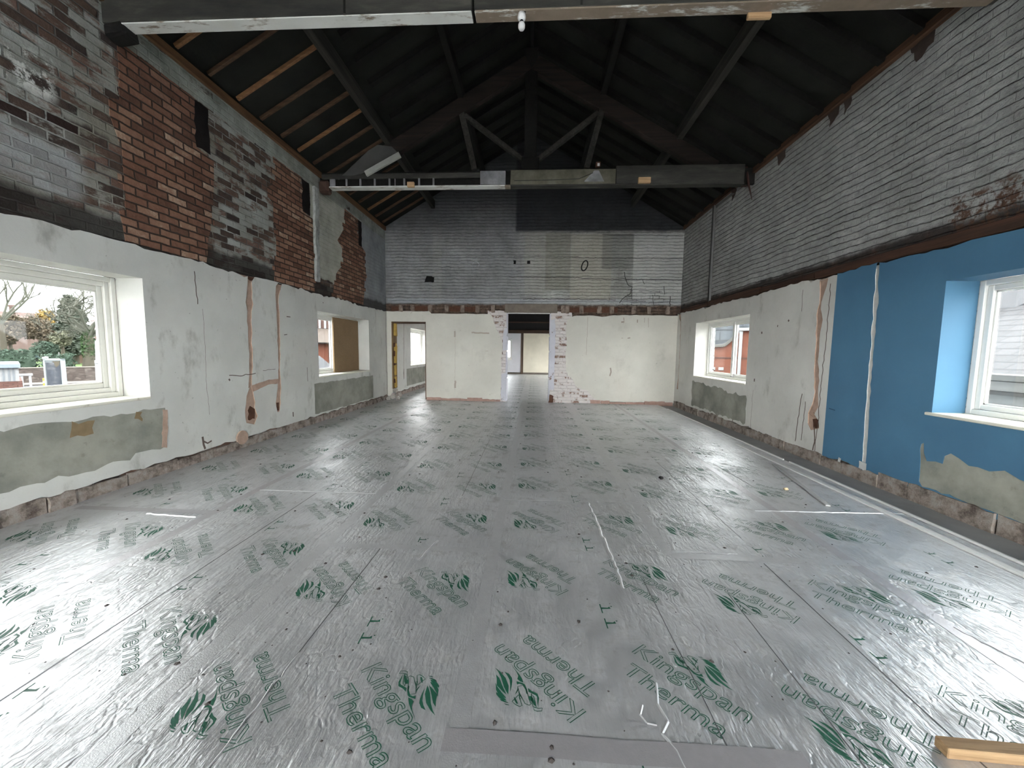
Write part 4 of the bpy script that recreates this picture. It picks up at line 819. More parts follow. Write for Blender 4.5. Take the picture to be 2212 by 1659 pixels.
def window(axis, p, sgn, a, b, z0, z1, fm, mull=(.5,), sill=None, steps=2, handle=False, ends=0, gm_=None):
    """axis 'x': window in a side wall at x=p, sgn points outdoors; a..b along the wall"""
    wn[0] += 1; root = bpy.data.objects.new('window_%d' % wn[0], None); C.objects.link(root); struct(root)
    mp = (lambda u, w, z: (p+sgn*w, u, z)) if axis == 'x' else (lambda u, w, z: (u, p+sgn*w, z))
    def bx(mb, u0, u1, w0, w1, za, zb, bev=.005): mb.box(mp(u0, w0, za), mp(u1, w1, zb), None, bev)
    fr = MB()
    ms = [a+(b-a)*t for t in mull]
    w = .0
    for s in range(steps):
        i0 = .048*s; i1 = .048*(s+1); d = .022*s
        bx(fr, a+i0, a+i1, d, .09, z0+i0, z1-i0); bx(fr, b-i1, b-i0, d, .09, z0+i0, z1-i0); bx(fr, a+i1, b-i1, d, .09, z0+i0, z0+i1); bx(fr, a+i1, b-i1, d, .09, z1-i1, z1-i0)
    for m in ms: bx(fr, m-.035, m+.035, .01, .09, z0+.04, z1-.04)
    fr.build('window_frame', fm, root)
    e = [a]+ms+[b]; I = .048*steps
    for k, (u0, u1) in enumerate(zip(e, e[1:])):
        q0 = u0+(I if k == 0 else .035); q1 = u1-(I if k == len(e)-2 else .035)
        bd = MB()
        for U in ((q0, q0+.016), (q1-.016, q1)): bx(bd, U[0], U[1], .045, .06, z0+I, z1-I, .003)
        for Z in ((z0+I, z0+I+.016), (z1-I-.016, z1-I)): bx(bd, q0, q1, .045, .06, Z[0], Z[1], .003)
        bd.build('glazing_bead', fm, root)
        g = MB(); bx(g, q0, q1, .062, .068, z0+I, z1-I, 0); g.build('window_pane', gm_ or glass, root)
    if sill is not None:
        sb = MB(); sb.box(mp(a-ends, -sill, z0-.028), mp(b+ends, .09, z0), None, .006); sb.build('window_sill', sillm, root)
    if handle:
        h = MB(); m = ms[0]; bx(h, m-.09, m-.05, -.03, .02, z0+.05, z0+.075); bx(h, m-.20, m-.06, -.035, -.02, z0+.055, z0+.07); h.build('window_handle', plain('handle_grey', (.3, .3, .3), .4, .6), root)
    return root
e_ = .004
for k, (a, b) in enumerate(MOD):
    window('x', -4.305, -1, a+e_, b-e_, WZ0+e_, WZ1-e_, old_white if k == 0 else upvc, (.5,), .305, 3 if k == 0 else 2, gm_=None if k in (0, 1) else clear)
for k, (a, b, za, zb) in enumerate(MODR):
    window('x', 4.045, 1, a+e_, b-e_, za+e_, zb-e_, upvc, (.5,), .318 if k == 0 else .298, 2, k == 1, .045 if k == 0 else .0, None if k < 2 else clear)
window('y', Y1+.12, 1, -2.6+e_, -1.28-e_, .87+e_, 2.08-e_, upvc, (.5,), .18); window('y', Y1+.12, 1, 1.22+e_, 2.6-e_, .87+e_, 2.08-e_, upvc, (.5,), .18)
window('y', Y0-.1, -1, RW[0]+e_, RW[1]-e_, RW[2]+e_, RW[3]-e_, upvc, (.2, .4, .6, .8), gm_=clear)  # rear glazing out of view, added to bring more daylight inside
cb = N('chipboard'); k = cb.vor(120, None, 'F1', 'Color'); k2 = cb.noise(2.2, 5, .6); c = cb.mix(k2, (.17, .105, .052), (.31, .215, .125)); c = cb.mix(.35, c, cb.ramp(cb.noise(90, 3, .6), [(.35, (.10, .06, .03)), (.65, (.36, .26, .15))])); cb = cb.done(c, .8, 0, None, .2)
mb = MB(); mb.box((-4.30, 8.06, WZ0+.003), (-4.275, 9.225, WZ1-.03), None, .002); tag(mb.build('chipboard_sheet', cb), 'brown chipboard sheet covering the far half of the second left window', 'board')

# ------------------------------------------------------------------ small doorway in the back wall with torn lining
jw = wood('torn_jamb', (.12, .075, .035), (.30, .20, .10), 2, .85, 1.5); foam = plain('yellow_foam', (.42, .28, .08), .95, 0, .4, 18, .1, .9)
D = struct(bpy.data.objects.new('door_1', None)); C.objects.link(D)
mb = MB(); mb.box((DL[0], YB-.02, .30), (DL[0]+.035, 10.72, DL[3]-.0), None, .006, .004); mb.build('door_jamb', jw, D)
mb = MB(); r = random.Random(4)
for z, h, w in ((1.75, .36, .11), (1.35, .2, .05), (1.0, .5, .085), (.66, .3, .07), (.32, .32, .065)): mb.box((DL[0]+.03, 10.45, z), (DL[0]+.035+w*.6, 10.60, z+h), None, .02, .015, r)
mb.build('expanding_foam', foam, D)
mb = MB()
for z, h in ((1.45, .1), (1.2, .14), (.95, .05), (.45, .12)): mb.box((DL[0]+.03, 10.42, z), (DL[0]+.075, 10.47, z+h), None, .012, .01, r)
mb.build('broken_mortar', deep_dark, D)
mb = MB(); mb.box((DL[0], YB-.012, DL[3]-.035), (DL[1], 10.72, DL[3]), None, .006, .004); mb.build('door_head', wood('torn_head', (.06, .035, .022), (.15, .085, .05), 0, .9), D)
mb = MB(); mb.box((DL[1]-.022, YB-.012, .02), (DL[1], 10.72, DL[3]-.03), None, .006, .006); mb.build('door_jamb', wood('torn_jamb_right', (.09, .05, .035), (.20, .13, .09), 2, .9), D)
def lump(mb, c, s, r, n=7):
    bm = bmesh.new(); bmesh.ops.create_icosphere(bm, subdivisions=2, radius=1); b0 = len(mb.v)
    for v in bm.verts:
        k = 1+r.uniform(-.25, .25); mb.vert(c[0]+v.co.x*s[0]*k, c[1]+v.co.y*s[1]*k, max(.001, c[2]+v.co.z*s[2]*k))
    for f in bm.faces: mb.face(*[b0+v.index for v in f.verts])
    bm.free()
r = random.Random(21); rub = plain('pale_rubble', (.38, .35, .32), .95, 0, .4, 8, .1, .7)
for k, (x, y, s, z) in enumerate(((-3.83, 10.33, .085, .10), (-3.69, 10.27, .06, .05), (-3.945, 10.26, .055, .045), (-3.665, 10.37, .055, .13), (-3.80, 10.41, .065, .25))):
    mb = MB(); lump(mb, (x, y, z), (s, s*.8, s), r)
    tag(mb.build('rubble_lump', rub), ['largest pale rubble lump at the foot of the small doorway', 'pale rubble lump at the front right of the doorway heap', 'pale rubble lump nearest the left wall in the doorway heap', 'upper right rubble lump of the doorway heap', 'topmost pale rubble lump of the doorway heap'][k], 'rubble', 'rubble by the small doorway')

# ------------------------------------------------------------------ the world outside
OUT = .46
_pl = plain
def plain(name, c, *a, **k): return _pl(name, tuple(x*OUT for x in c), *a, **k)
GZ = -2.6
asph = plain('asphalt', (.10, .10, .102), .9, 0, .15, 3)
pave = plain('pavement', (.19, .17, .155), .9, 0, .15, 4)
grass_m = plain('lawn', (.08, .14, .02), .95, 0, .2, 6)
mb = MB(); mb.quad((-160, -60, GZ), (160, -60, GZ), (160, 170, GZ), (-160, 170, GZ)); gr_ = struct(mb.build('ground', asph))
class Plane:
    """upright plane facing the window at pixel column px and distance d"""
    def __init__(s, px, d):
        r = ray(px, 757); s.h = Vector((r.x, r.y, 0)).normalized(); s.c = EYE+s.h*d; s.t = Vector((s.h.y, -s.h.x, 0))
    def uv(s, px, py, dd=0):
        r = ray(px, py); k = ((s.c+s.h*dd-EYE) @ s.h)/(r @ s.h) if False else (s.c+s.h*dd-EYE).dot(s.h)/r.dot(s.h)
        P = EYE+r*k; return ((P-s.c).dot(s.t), P.z)
    def w(s, u, z, d=0): p = s.c+s.t*u+s.h*d; return Vector((p.x, p.y, z))
    def M(s): return Matrix(((s.t.x, s.h.x, 0, s.c.x), (s.t.y, s.h.y, 0, s.c.y), (0, 0, 1, 0), (0, 0, 0, 1)))
    def box(s, mb, u0, u1, d0, d1, z0, z1, bev=.0): mb.box((u0, d0, z0), (u1, d1, z1), s.M(), bev)
def leaves(mb, c, rad, nn, size, r, squash=1.0, flat=.0):
    for k in range(nn):
        a = Vector((r.gauss(0, 1), r.gauss(0, 1), r.gauss(0, 1))).normalized()*r.random()**.4
        p = Vector(c)+Vector((a.x*rad[0], a.y*rad[1], a.z*rad[2]))
        q = Vector((r.gauss(0, 1), r.gauss(0, 1), r.gauss(0, 1)*(1-flat))).normalized(); b = q.orthogonal().normalized(); e = q.cross(b); s = size*r.uniform(.6, 1.4)
        mb.quad(p-q*s, p+b*s*.5, p+q*s, p-b*s*.5)
def branches(mb, p, d, L, r0, depth, r, spread=.6, up=.15):
    q = [p]; n = 3
    for k in range(n): d = (d+Vector((r.gauss(0, .12), r.gauss(0, .12), r.gauss(0, .1)+up*.2))).normalized(); q.append(q[-1]+d*L/n)
    mb.tube(q, [r0*(1-.35*k/n) for k in range(n+1)], 5 if depth > 1 else 3, False)
    if depth <= 0: return
    for k in range(r.choice((3, 3, 4)) if depth > 1 else 4):
        a = Vector((r.gauss(0, 1), r.gauss(0, 1), r.gauss(0, .6)+up)).normalized(); branches(mb, q[r.choice((2, 3, 3))], (d*(1-spread)+a*spread).normalized(), L*r.uniform(.55, .8), r0*.55, depth-1, r, spread, up)
bark = plain('bark', (.10, .085, .06), .95, 0, .3, 6); twig = plain('twig', (.15, .152, .118), .95); ivy = plain('ivy', (.05, .10, .03), .9, 0, .3, 2); dkgreen = plain('conifer_needle', (.095, .118, .085), .95, 0, .35, 1.2); hedge_m = plain('hedge_leaf', (.07, .11, .075), .95, 0, .4, 1.5); brownleaf = plain('russet_leaf', (.15, .115, .075), .95, 0, .35, .8); yel = plain('yellow_leaf', (.42, .27, .07), .95, 0, .3, 1)
def tree(name, px, d, base_z, label, cat, f):
    P = Plane(px, d); T = thing(name, label, cat); f(P, T); settle(T); return T
# boundary wall, road edge, lawn
WP = Plane(120, 62)
def wu(px): return WP.uv(px, 800)[0]
zt = WP.uv(120, 793)[1]
stone = N('stone_wall'); k = stone.vor(2.2, stone.map((1, 1, 1.8)), 'F1', 'Color'); kd = stone.vor(2.2, stone.map((1, 1, 1.8)), 'DISTANCE_TO_EDGE'); c = stone.mix(stone.sep(k)[0], (.045, .035, .030), (.08, .066, .057)); c = stone.mix(stone.rng(kd, 0, .06, 1, 0), c, (.024, .02, .018)); stone = stone.done(c, .95, 0, stone.bump(kd, .5, .05), .2)
u0, u1 = wu(-120), wu(420)
T = thing('boundary_wall', 'long brown stone boundary wall behind the road', 'wall')
mb = MB(); WP.box(mb, u0, u1, 0, .5, GZ, zt-.12); mb.build('masonry', stone, T)
mb = MB(); WP.box(mb, u0, u1, -.06, .56, zt-.12, zt, .02); mb.build('coping', plain('coping_stone', (.20, .17, .145)), T); settle(T)
mb = MB(); WP.box(mb, u0, u1, -3.0, -.02, GZ, GZ+.13, .02); tag(mb.build('pavement', pave), 'pavement strip along the foot of the stone wall', 'pavement')['kind'] = 'structure'
mb = MB(); LZ = zt-.45; M_w = WP.M(); mb.box((u0, .5, GZ), (u1, 60, LZ), M_w); struct(mb.build('lawn', grass_m))
mb = MB(); WP.box(mb, WP.uv(150, 833)[0], wu(330), -9.0, -8.8, GZ, GZ+.015); tag(mb.build('road_line', plain('road_paint', (.5, .5, .5))), 'white painted line on the road right of the advert totem', 'road marking')
# lawn things
def hedge(px0, px1, ptop, pbot, d, label):
    P = Plane((px0+px1)/2, d); a = P.uv(px0, ptop)[0]; b = P.uv(px1, ptop)[0]; z1 = P.uv(px0, ptop)[1]; r = random.Random(int(px0*3+d)); mb = MB()
    P.box(mb, a+.2, b-.2, .1, 1.2, LZ-.05, z1-.12)
    nn = int((b-a)*150)
    for k in range(nn):
        u = r.uniform(a, b); z = r.uniform(LZ, z1); w = r.choice((0, 0, 1))
        p = P.w(u, z if not w else z1+r.uniform(-.1, .12), r.uniform(-.05, .15) if not w else r.uniform(0, 1.2)); leaves(mb, p, (.1, .1, .1), 1, .16, r)
    return tag(mb.build('hedge', hedge_m), label, 'hedge')
hedge(-60, 82, 758, 790, 66.2, 'large dark green hedge on the lawn left of the advert totem')
hedge(86, 162, 768, 790, 64.8, 'lower clipped hedge on the lawn behind the advert totem')
hedge(197, 330, 780, 790, 70.0, 'low hedge on the lawn at the right edge of the first left window')
def bush(P, T):
    r = random.Random(2); u, z = P.uv(98, 754); mb = MB(); leaves(mb, P.w(u, z), (1.15, 1.15, .95), 900, .14, r); mb.build('foliage', hedge_m, T); mb = MB(); mb.tube([P.w(u, LZ), P.w(u, z)], .09, 6); mb.build('trunk', bark, T)
tree('round_bush', 98, 70, LZ, 'round clipped bush on a short stem on the lawn', 'bush', bush)
# low brick outbuilding
P = Plane(176, 88); T = thing('garden_outbuilding', 'low flat roofed brick outbuilding beyond the lawn behind the ivy trunk', 'outbuilding')
ob = plain('outbuilding_brick', (.20, .13, .095), .9, 0, .25, 2)
a, z1 = P.uv(127, 750); b, _ = P.uv(300, 750); zb = LZ
mb = MB(); P.box(mb, a, b, 0, 4, zb, z1-.25); mb.build('walls', ob, T); mb = MB(); P.box(mb, a-.2, b+.2, -.3, 4.2, z1-.25, z1, .02); mb.build('flat_roof', plain('outb_roof', (.24, .17, .12)), T); mb = MB(); P.box(mb, a+.2, P.uv(141, 757)[0], -.03, .02, zb, z1-.3); mb.build('door', plain('outb_door', (.05, .05, .06)), T); settle(T)
# tree with ivy trunk and bare crown
def baretree(P, T):
    r = random.Random(14); u, _ = P.uv(191, 780); u2, z2 = P.uv(191, 725); mb = MB(); mb.tube([P.w(u, LZ-.05), P.w(u+.1, (LZ+z2)/2), P.w(u2, z2)], [.62, .45, .42], 9); tr = mb.build('trunk', bark, T)
    mb = MB(); leaves(mb, P.w((u+u2)/2, (LZ+z2)/2+.6), (.62, .62, 2.4), 1300, .13, r); mb.build('ivy', ivy, T)
    mb = MB()
    for k in range(11):
        a = 2*PI*k/11; branches(mb, P.w(u2, z2-.3+.5*(k % 3)), (P.t*math.cos(a)+P.h*math.sin(a)*.6+Vector((0, 0, r.uniform(.35, 1.3)))).normalized(), r.uniform(2.1, 3.3), .17, 4, r, .6, .14)
    mb.build('bare_crown', twig, T)
tree('bare_tree', 191, 68, LZ, 'bare spreading tree with ivy covered trunk on the lawn', 'tree', baretree)
def conifer(P, T):
    r = random.Random(8); u, z1 = P.uv(152, 643); zb = LZ; mb = MB(); mb.tube([P.w(u, zb), P.w(u, z1-.5)], [.4, .05], 7); mb.build('trunk', bark, T); mb = MB(); wd = abs(P.uv(205, 720)[0]-u)
    H = z1-(zb+1.5)
    for k in range(520):
        f = r.random()**.8; z = z1-H*f; R = wd*(.08+.92*f**.75)*r.uniform(.7, 1.05); a = r.uniform(0, 2*PI); d = P.t*math.cos(a)+P.h*math.sin(a); c = P.w(u, z)
        p0 = c+d*R*.25; p1 = c+d*R*.7+Vector((0, 0, -.15)); p2 = c+d*R+Vector((0, 0, .25)); s = d.cross(Vector((0, 0, 1)))
        for p, w in ((p0, .5), (p1, .55), (p2, .3)): leaves(mb, p, (.55, .55, .22), 6, .30, r, 1, .4)
    mb.build('foliage', dkgreen, T)
tree('conifer_tree', 152, 84, LZ, 'dark green conifer behind the bare ivy trunk tree', 'tree', conifer)
def puff(px, pt, pb, hw, d, mat, seed, nn, size):
    def f(P, T):
        r = random.Random(seed); u, z1 = P.uv(px, pt); _, z0 = P.uv(px, pb); w = abs(P.uv(px+hw, pt)[0]-u); mb = MB(); mb.tube([P.w(u, LZ), P.w(u, (z0+z1)/2)], [.3, .12], 6); mb.build('trunk', bark, T); mb = MB()
        for k in range(9): leaves(mb, P.w(u+r.uniform(-.55, .55)*w, z0+(z1-z0)*r.uniform(.3, .75), r.uniform(-.3, .3)*w), (w*.55, w*.5, (z1-z0)*.33), nn//9, size, r)
        mb.build('foliage', mat, T)
        mb = MB()
        for k in range(8): branches(mb, P.w(u, z0+(z1-z0)*.3), (P.t*r.gauss(0, .7)+P.h*r.gauss(0, .5)+Vector((0, 0, 1))).normalized(), (z1-z0)*.4, .10, 2, r, .5, .3)
        mb.build('branches', twig, T)
    return f
tree('autumn_tree', 30, 92, LZ, 'russet brown autumn tree at the left edge of the first left window', 'tree', puff(16, 680, 748, 62, 92, brownleaf, 3, 5200, .2))
tree('autumn_tree', 95, 96, LZ, 'russet brown autumn tree below the yellow leaves', 'tree', puff(84, 688, 748, 52, 96, brownleaf, 5, 4200, .2))
tree('yellow_tree', 100, 104, LZ, 'yellow leaved tree between the chimneys', 'tree', puff(96, 672, 735, 34, 104, yel, 6, 2600, .2))
tree('shrub_tree', 135, 78, LZ, 'grey green low tree in front of the conifer', 'tree', puff(132, 715, 752, 26, 78, plain('sage_leaf', (.19, .19, .125), .95, 0, .4, 1), 16, 1500, .18))
def bare2(P, T):
    r = random.Random(31); u, z = P.uv(2, 700); mb = MB(); mb.tube([P.w(u, LZ), P.w(u, z)], [.4, .25], 7); mb.build('trunk', bark, T); mb = MB()
    for k in range(7): branches(mb, P.w(u, z), (P.t*r.gauss(.1, .5)+P.h*r.gauss(0, .4)+Vector((0, 0, 1.3))).normalized(), 4.2, .14, 3, r, .42, .35)
    mb.build('bare_crown', twig, T)
tree('bare_tree', 2, 80, LZ, 'tall bare tree at the far left edge of the first left window', 'tree', bare2)
# houses beyond the trees
hb = plain('house_brick', (.20, .135, .115), .9, 0, .2, 1.5); rt_ = plain('house_roof', (.16, .105, .09), .9, 0, .2, 1.5); pw = plain('white_paint_outside', (.42, .42, .42), .6)
P = Plane(60, 118); T = thing('brick_house', 'distant brick house with two chimneys behind the autumn trees', 'house'); a, ze = P.uv(-40, 700); b, zrg = P.uv(118, 676)
mb = MB(); P.box(mb, a, b, 0, 9, LZ-1, ze); mb.build('walls', hb, T)
mb = MB(); Q = [P.w(a-.3, ze, -.4), P.w(b+.3, ze, -.4), P.w(b+.3, zrg, 4.5), P.w(a-.3, zrg, 4.5), P.w(a-.3, ze, 9.4), P.w(b+.3, ze, 9.4)]; mb.quad(Q[0], Q[1], Q[2], Q[3]); mb.quad(Q[3], Q[2], Q[5], Q[4]); mb.face(*[mb.vert(q) for q in (Q[1], Q[5], Q[2])]); mb.face(*[mb.vert(q) for q in (Q[0], Q[3], Q[4])]); mb.build('roof', rt_, T)
for px0, px1, pt in ((17, 30, 655), (106, 116, 668)):
    mb = MB(); c0, zt_ = P.uv(px0, pt); c1_, _ = P.uv(px1, pt); P.box(mb, c0, c1_, 3.9, 5.1, zrg-.8, zt_-.35); P.box(mb, c0-.12, c1_+.12, 3.8, 5.2, zt_-.35, zt_); mb.build('chimney', hb, T)
settle(T)
P = Plane(235, 100); T = thing('brick_house', 'distant red roofed house with white bargeboards right of the conifer', 'house'); a, ze = P.uv(202, 712); b, zrg = P.uv(330, 687)
mb = MB(); P.box(mb, a, b, 0, 8, LZ-1, ze); mb.build('walls', plain('house_pink', (.24, .15, .12)), T)
mb = MB(); Q = [P.w(a-.3, ze, -.4), P.w(b, ze, -.4), P.w(b, zrg, 4), P.w(a-.3, zrg, 4), P.w(a-.3, ze, 8.4), P.w(b, ze, 8.4)]; mb.quad(*Q[:4]); mb.quad(Q[3], Q[2], Q[5], Q[4]); mb.face(*[mb.vert(q) for q in (Q[0], Q[3], Q[4])]); mb.build('roof', plain('red_roof', (.24, .13, .12)), T)
mb = MB(); P.box(mb, a-.3, b, -.5, -.35, ze-.25, ze+.1); mb.build('bargeboard', pw, T)
for px in (212, 240):
    mb = MB(); c0, z1 = P.uv(px, 716); c1_, z0_ = P.uv(px+8, 726); P.box(mb, c0, c1_, -.05, .05, z0_, z1); mb.build('window', pw, T)
settle(T)
# parked cars at the far side
def car(px, d, m, label):
    P = Plane(px, d); T = thing('car', label, 'car'); z = LZ+.02; M = P.M()
    mb = MB(); L = [(-2.1, .35), (2.1, .35), (2.15, .75), (1.9, .95), (1.1, 1.0), (.6, 1.45), (-1.0, 1.5), (-1.7, 1.0), (-2.1, .9)]; mb.slab([(u, z+v) for u, v in L], [], lambda u, v, w: tuple(P.w(u, v, w)), -.85, .85, None, True); mb.build('car_body', m, T)
    mb = MB(); mb.slab([(-1.4, z+1.03), (.85, z+1.03), (.52, z+1.39), (-.95, z+1.43)], [], lambda u, v, w: tuple(P.w(u, v, w)), -.86, -.84); mb.build('car_window', plain('car_glass', (.03, .035, .04), .1), T)
    for u in (-1.35, 1.3):
        mb = MB(); mb.tube([P.w(u, z+.33, -.88), P.w(u, z+.33, -.66)], .33, 14); mb.build('wheel', black, T)
    settle(T)
car(46, 99, plain('car_blue', (.10, .15, .22), .3), 'blue parked car beyond the big hedge'); car(92, 102, plain('car_white', (.5, .5, .5), .3), 'white parked car beyond the round bush')
# advert totem, bollard, bench, lamp post, kiosk
P = Plane(118, 41); T = thing('advert_totem', 'grey framed advert totem with a worn blue poster by the road', 'sign')
a, z1 = P.uv(93, 775); b, z0_ = P.uv(145, 851); z0_ = GZ
mb = MB(); P.box(mb, a, b, 0, .35, z0_, z1-.1); mb.build('case', plain('totem_case', (.30, .33, .34), .5), T)
mb = MB(); P.box(mb, b-.18, b+.05, -.05, .4, z0_, z1); P.box(mb, a-.02, a+.06, -.05, .4, z0_, z1); P.box(mb, a-.02, b+.05, -.05, .4, z1-.12, z1); mb.build('frame', plain('totem_frame', (.40, .45, .45), .5), T)
n = N('worn_poster'); k = n.noise(1.6, 6, .7); post = n.done(n.ramp(k, [(.35, (.022, .026, .034)), (.55, (.038, .042, .05)), (.63, (.08, .082, .084)), (.70, (.034, .04, .05))]), .6)
mb = MB(); P.box(mb, a+.1, b-.2, -.02, 0, z0_+.1, z1-.25); mb.build('poster', post, T); mb = MB(); mb.slab(rough([P.uv(112, 781), P.uv(132, 780), P.uv(129, 787), P.uv(122, 794), P.uv(118, 788)], .1, .03, 4), [], lambda u, v, w: tuple(P.w(u, v, w)), -.03, -.02); mb.build('poster_print', plain('poster_yellow', (.13, .11, .075)), T)
mb = MB(); lump(mb, P.w(a+.1, z1+.05, .1), (.16, .16, .1), random.Random(1)); mb.build('cap_lamp', pw, T); settle(T)
P = Plane(97, 44); mb = MB(); u, zt_ = P.uv(96.5, 817); mb.tube([P.w(u, GZ), P.w(u, zt_)], .11, 8); mb.cur = 1; mb.tube([P.w(u, zt_-.35), P.w(u, zt_-.2)], .115, 8); tag(mb.build('bollard', [plain('yellow_bollard', (.50, .34, .05), .5), pw]), 'yellow bollard beside the advert totem', 'bollard')
P = Plane(52, 58); T = thing('bench', 'white bench by the stone wall left of the totem', 'bench'); a, z1 = P.uv(38, 808); b, z0_ = P.uv(71, 811.5); mb = MB(); P.box(mb, a, b, 0, .5, z0_, z1, .02); mb.build('bench_top', pw, T)
for px in (47, 65):
    u, _ = P.uv(px, 815); mb = MB(); P.box(mb, u-.08, u+.08, .05, .45, GZ, z0_); mb.build('leg', pw, T)
settle(T)
P = Plane(210, 56); T = thing('lamp_post', 'pale lamp post on the pavement near the right window frame', 'lamp post'); u, zt_ = P.uv(207, 737); u2, zm = P.uv(209, 783); u3 = P.uv(212, 822)[0]
mb = MB(); mb.tube([P.w(u3, GZ), P.w(u2, zm)], [.17, .13], 10); mb.build('base_column', pw, T); mb = MB(); mb.tube([P.w(u2, zm), P.w(u, zt_)], .075, 8); mb.build('upper_pole', pw, T); mb = MB(); c0, zl = P.uv(208, 730.5); c1_, _ = P.uv(218, 728); mb.box((c0, -.12, zl-.06), (c1_, .12, zl+.07), P.M(), .03); mb.tube([P.w(u, zt_), P.w(c0+.15, zl)], .05, 6); mb.build('lamp_head', pw, T); mb = MB(); P.box(mb, u2-.16, u2+.16, -.16, .16, zm-.12, zm+.22, .03); mb.build('collar', pw, T); settle(T)
P = Plane(15, 30); T = thing('kiosk', 'white panelled kiosk on a red brick base at the lower left of the window', 'kiosk'); a, z1 = P.uv(-70, 787); b, zr_ = P.uv(40, 795); zb = P.uv(20, 824)[1]
kb = m_redbrick('kiosk_brick', (1, 2), [(0, (.075, .034, .027)), (.5, (.10, .05, .04)), (1, (.12, .066, .053))])
mb = MB(); P.box(mb, a, b+.08, 0, 4, GZ, zb); mb.build('brick_base', kb, T); mb = MB(); P.box(mb, a, b, .06, 4, zb, zr_); mb.build('panels', pw, T)
mb = MB()
for px in (7, 19, 29): u = P.uv(px, 805)[0]; P.box(mb, u-.03, u+.03, .04, .07, zb, zr_)
mb.build('panel_joint', plain('joint_grey', (.25, .27, .29)), T); mb = MB(); P.box(mb, a-.1, b+.06, -.1, 4.1, zr_, z1, .02); mb.build('roof_edge', plain('kiosk_roof', (.28, .33, .37)), T); settle(T)

# second left window: red brick building with tiled roof and a low slate roof
P = Plane(700, 19); T = thing('brick_building', 'red brick building with white windows and tiled roof seen through the second left window', 'building')
rb = plain('orange_brick', (.25, .085, .05), .9, 0, .12, 8); pb = plain('pink_brick', (.20, .115, .095), .9, 0, .12, 8)
U = lambda px: P.uv(px, 740)[0]; Zp = lambda py: P.uv(700, py)[1]
mb = MB(); P.box(mb, U(600), U(760), 2.2, 7, GZ, Zp(672)); mb.build('upper_wall', pb, T)
mb = MB(); P.box(mb, U(600), U(760), 0, 7, GZ, Zp(741)); mb.build('lower_wall', rb, T)
mb = MB(); mb.quad(P.w(U(600), Zp(741), -.2), P.w(U(760), Zp(741), -.2), P.w(U(760), Zp(712)+.15, 2.2), P.w(U(600), Zp(712)+.15, 2.2))
tl = N('roof_tiles'); zz = tl.sep()[2]; k = tl.rng(tl.m1('FRACT', tl.m1('MULTIPLY', zz, 9)), .8, .95); tl = tl.done(tl.mix(k, tl.mix(tl.noise(4), (.042, .031, .024), (.056, .042, .033)), (.026, .02, .016)), .9); mb.build('tiled_roof', tl, T)
for px in (660, 675, 688, 701, 715):
    mb = MB(); P.box(mb, U(px), U(px+5.5), 2.12, 2.25, Zp(705), Zp(683)); mb.build('window', pw, T)
mb = MB(); P.box(mb, U(600), U(760), -.28, -.12, Zp(742.5), Zp(740)); mb.build('gutter', black, T); mb = MB(); P.box(mb, U(709.5), U(710.5), -.1, 0, GZ, Zp(742)); mb.build('downpipe', black, T); settle(T)
P = Plane(697, 14); mb = MB(); sr = plain('slate_dark', (.06, .063, .07), .7, 0, .2, 6); q = [P.w(*P.uv(640, 742), 1), P.w(*P.uv(692, 770), 0), P.w(*P.uv(716, 789), -.4), P.w(*P.uv(716, 802), -1.5), P.w(*P.uv(640, 802), -1.5)]
i = [mb.vert(p) for p in q]; j = [mb.vert(p+Vector((0, 0, -.2))) for p in q]; mb.face(*i); mb.face(*j[::-1])
for k in range(5): mb.face(i[k], j[k], j[(k+1) % 5], i[(k+1) % 5])
tag(mb.build('slate_roof', sr), 'dark slate roof below the orange brick wall outside the second left window', 'roof')
# far right window: brick gable and grey clad block
P = Plane(1572, 24); T = thing('brick_building', 'red brick gabled building seen through the far right window', 'building')
mb = MB(); L = [P.uv(*p) for p in ((1420, 749), (1562, 748), (1570, 744), (1583, 732), (1594, 720), (1612, 712), (1640, 700), (1700, 700))]; L = [(L[0][0], GZ)]+L+[(L[-1][0], GZ)]
mb.slab(L, [], lambda u, v, w: tuple(P.w(u, v, w)), 0, 6, None, True); mb.build('brick_gable', rb, T)
mb = MB(); q = [P.uv(*p) for p in ((1420, 748), (1562, 747), (1570, 743), (1583, 731), (1592, 722))]
for a, b in zip(q, q[1:]): mb.beam(P.w(a[0], a[1], .1), P.w(b[0], b[1], .1), .5, .14, (0, 0, 1), .01)
mb.build('coping', plain('coping_grey', (.16, .155, .135)), T)
mb = MB(); a = P.uv(1596, 712); b = P.uv(1660, 712); P.box(mb, a[0], b[0], -.25, .1, P.uv(1600, 715)[1], P.uv(1600, 709)[1], .01); mb.build('white_gutter', pw, T)
mb = MB(); a = P.uv(1600, 716); P.box(mb, a[0]-.05, a[0]+.1, -.2, -.05, GZ, a[1]); mb.build('white_downpipe', pw, T)
mb = MB(); zc = P.uv(1570, 773)[1]; P.box(mb, P.uv(1420, 773)[0], P.uv(1700, 773)[0], -.03, 0, zc-.03, zc+.03); mb.build('string_course', plain('course_dark', (.09, .035, .025)), T)
for px0, px1 in ((1536.5, 1545), (1552, 1563)):
    mb = MB(); P.box(mb, P.uv(px0, 795)[0], P.uv(px1, 795)[0], -.06, .0, P.uv(1540, 799)[1], P.uv(1540, 793)[1], .0); mb.build('white_vent', pw, T)
settle(T)
P = Plane(1560, 38); T = thing('clad_building', 'pale grey clad block rising behind the red brick gable', 'building'); cl = plain('grey_cladding', (.13, .15, .165), .6, 0, .05, 1); cj = plain('clad_joint', (.08, .09, .10)); w_ = plain('clad_window', (.10, .115, .13), .2)
mb = MB(); a, z1 = P.uv(1440, 660); b, _ = P.uv(1660, 660); P.box(mb, a, b, 0, 12, GZ, z1); mb.build('cladding', cl, T)
mb = MB()
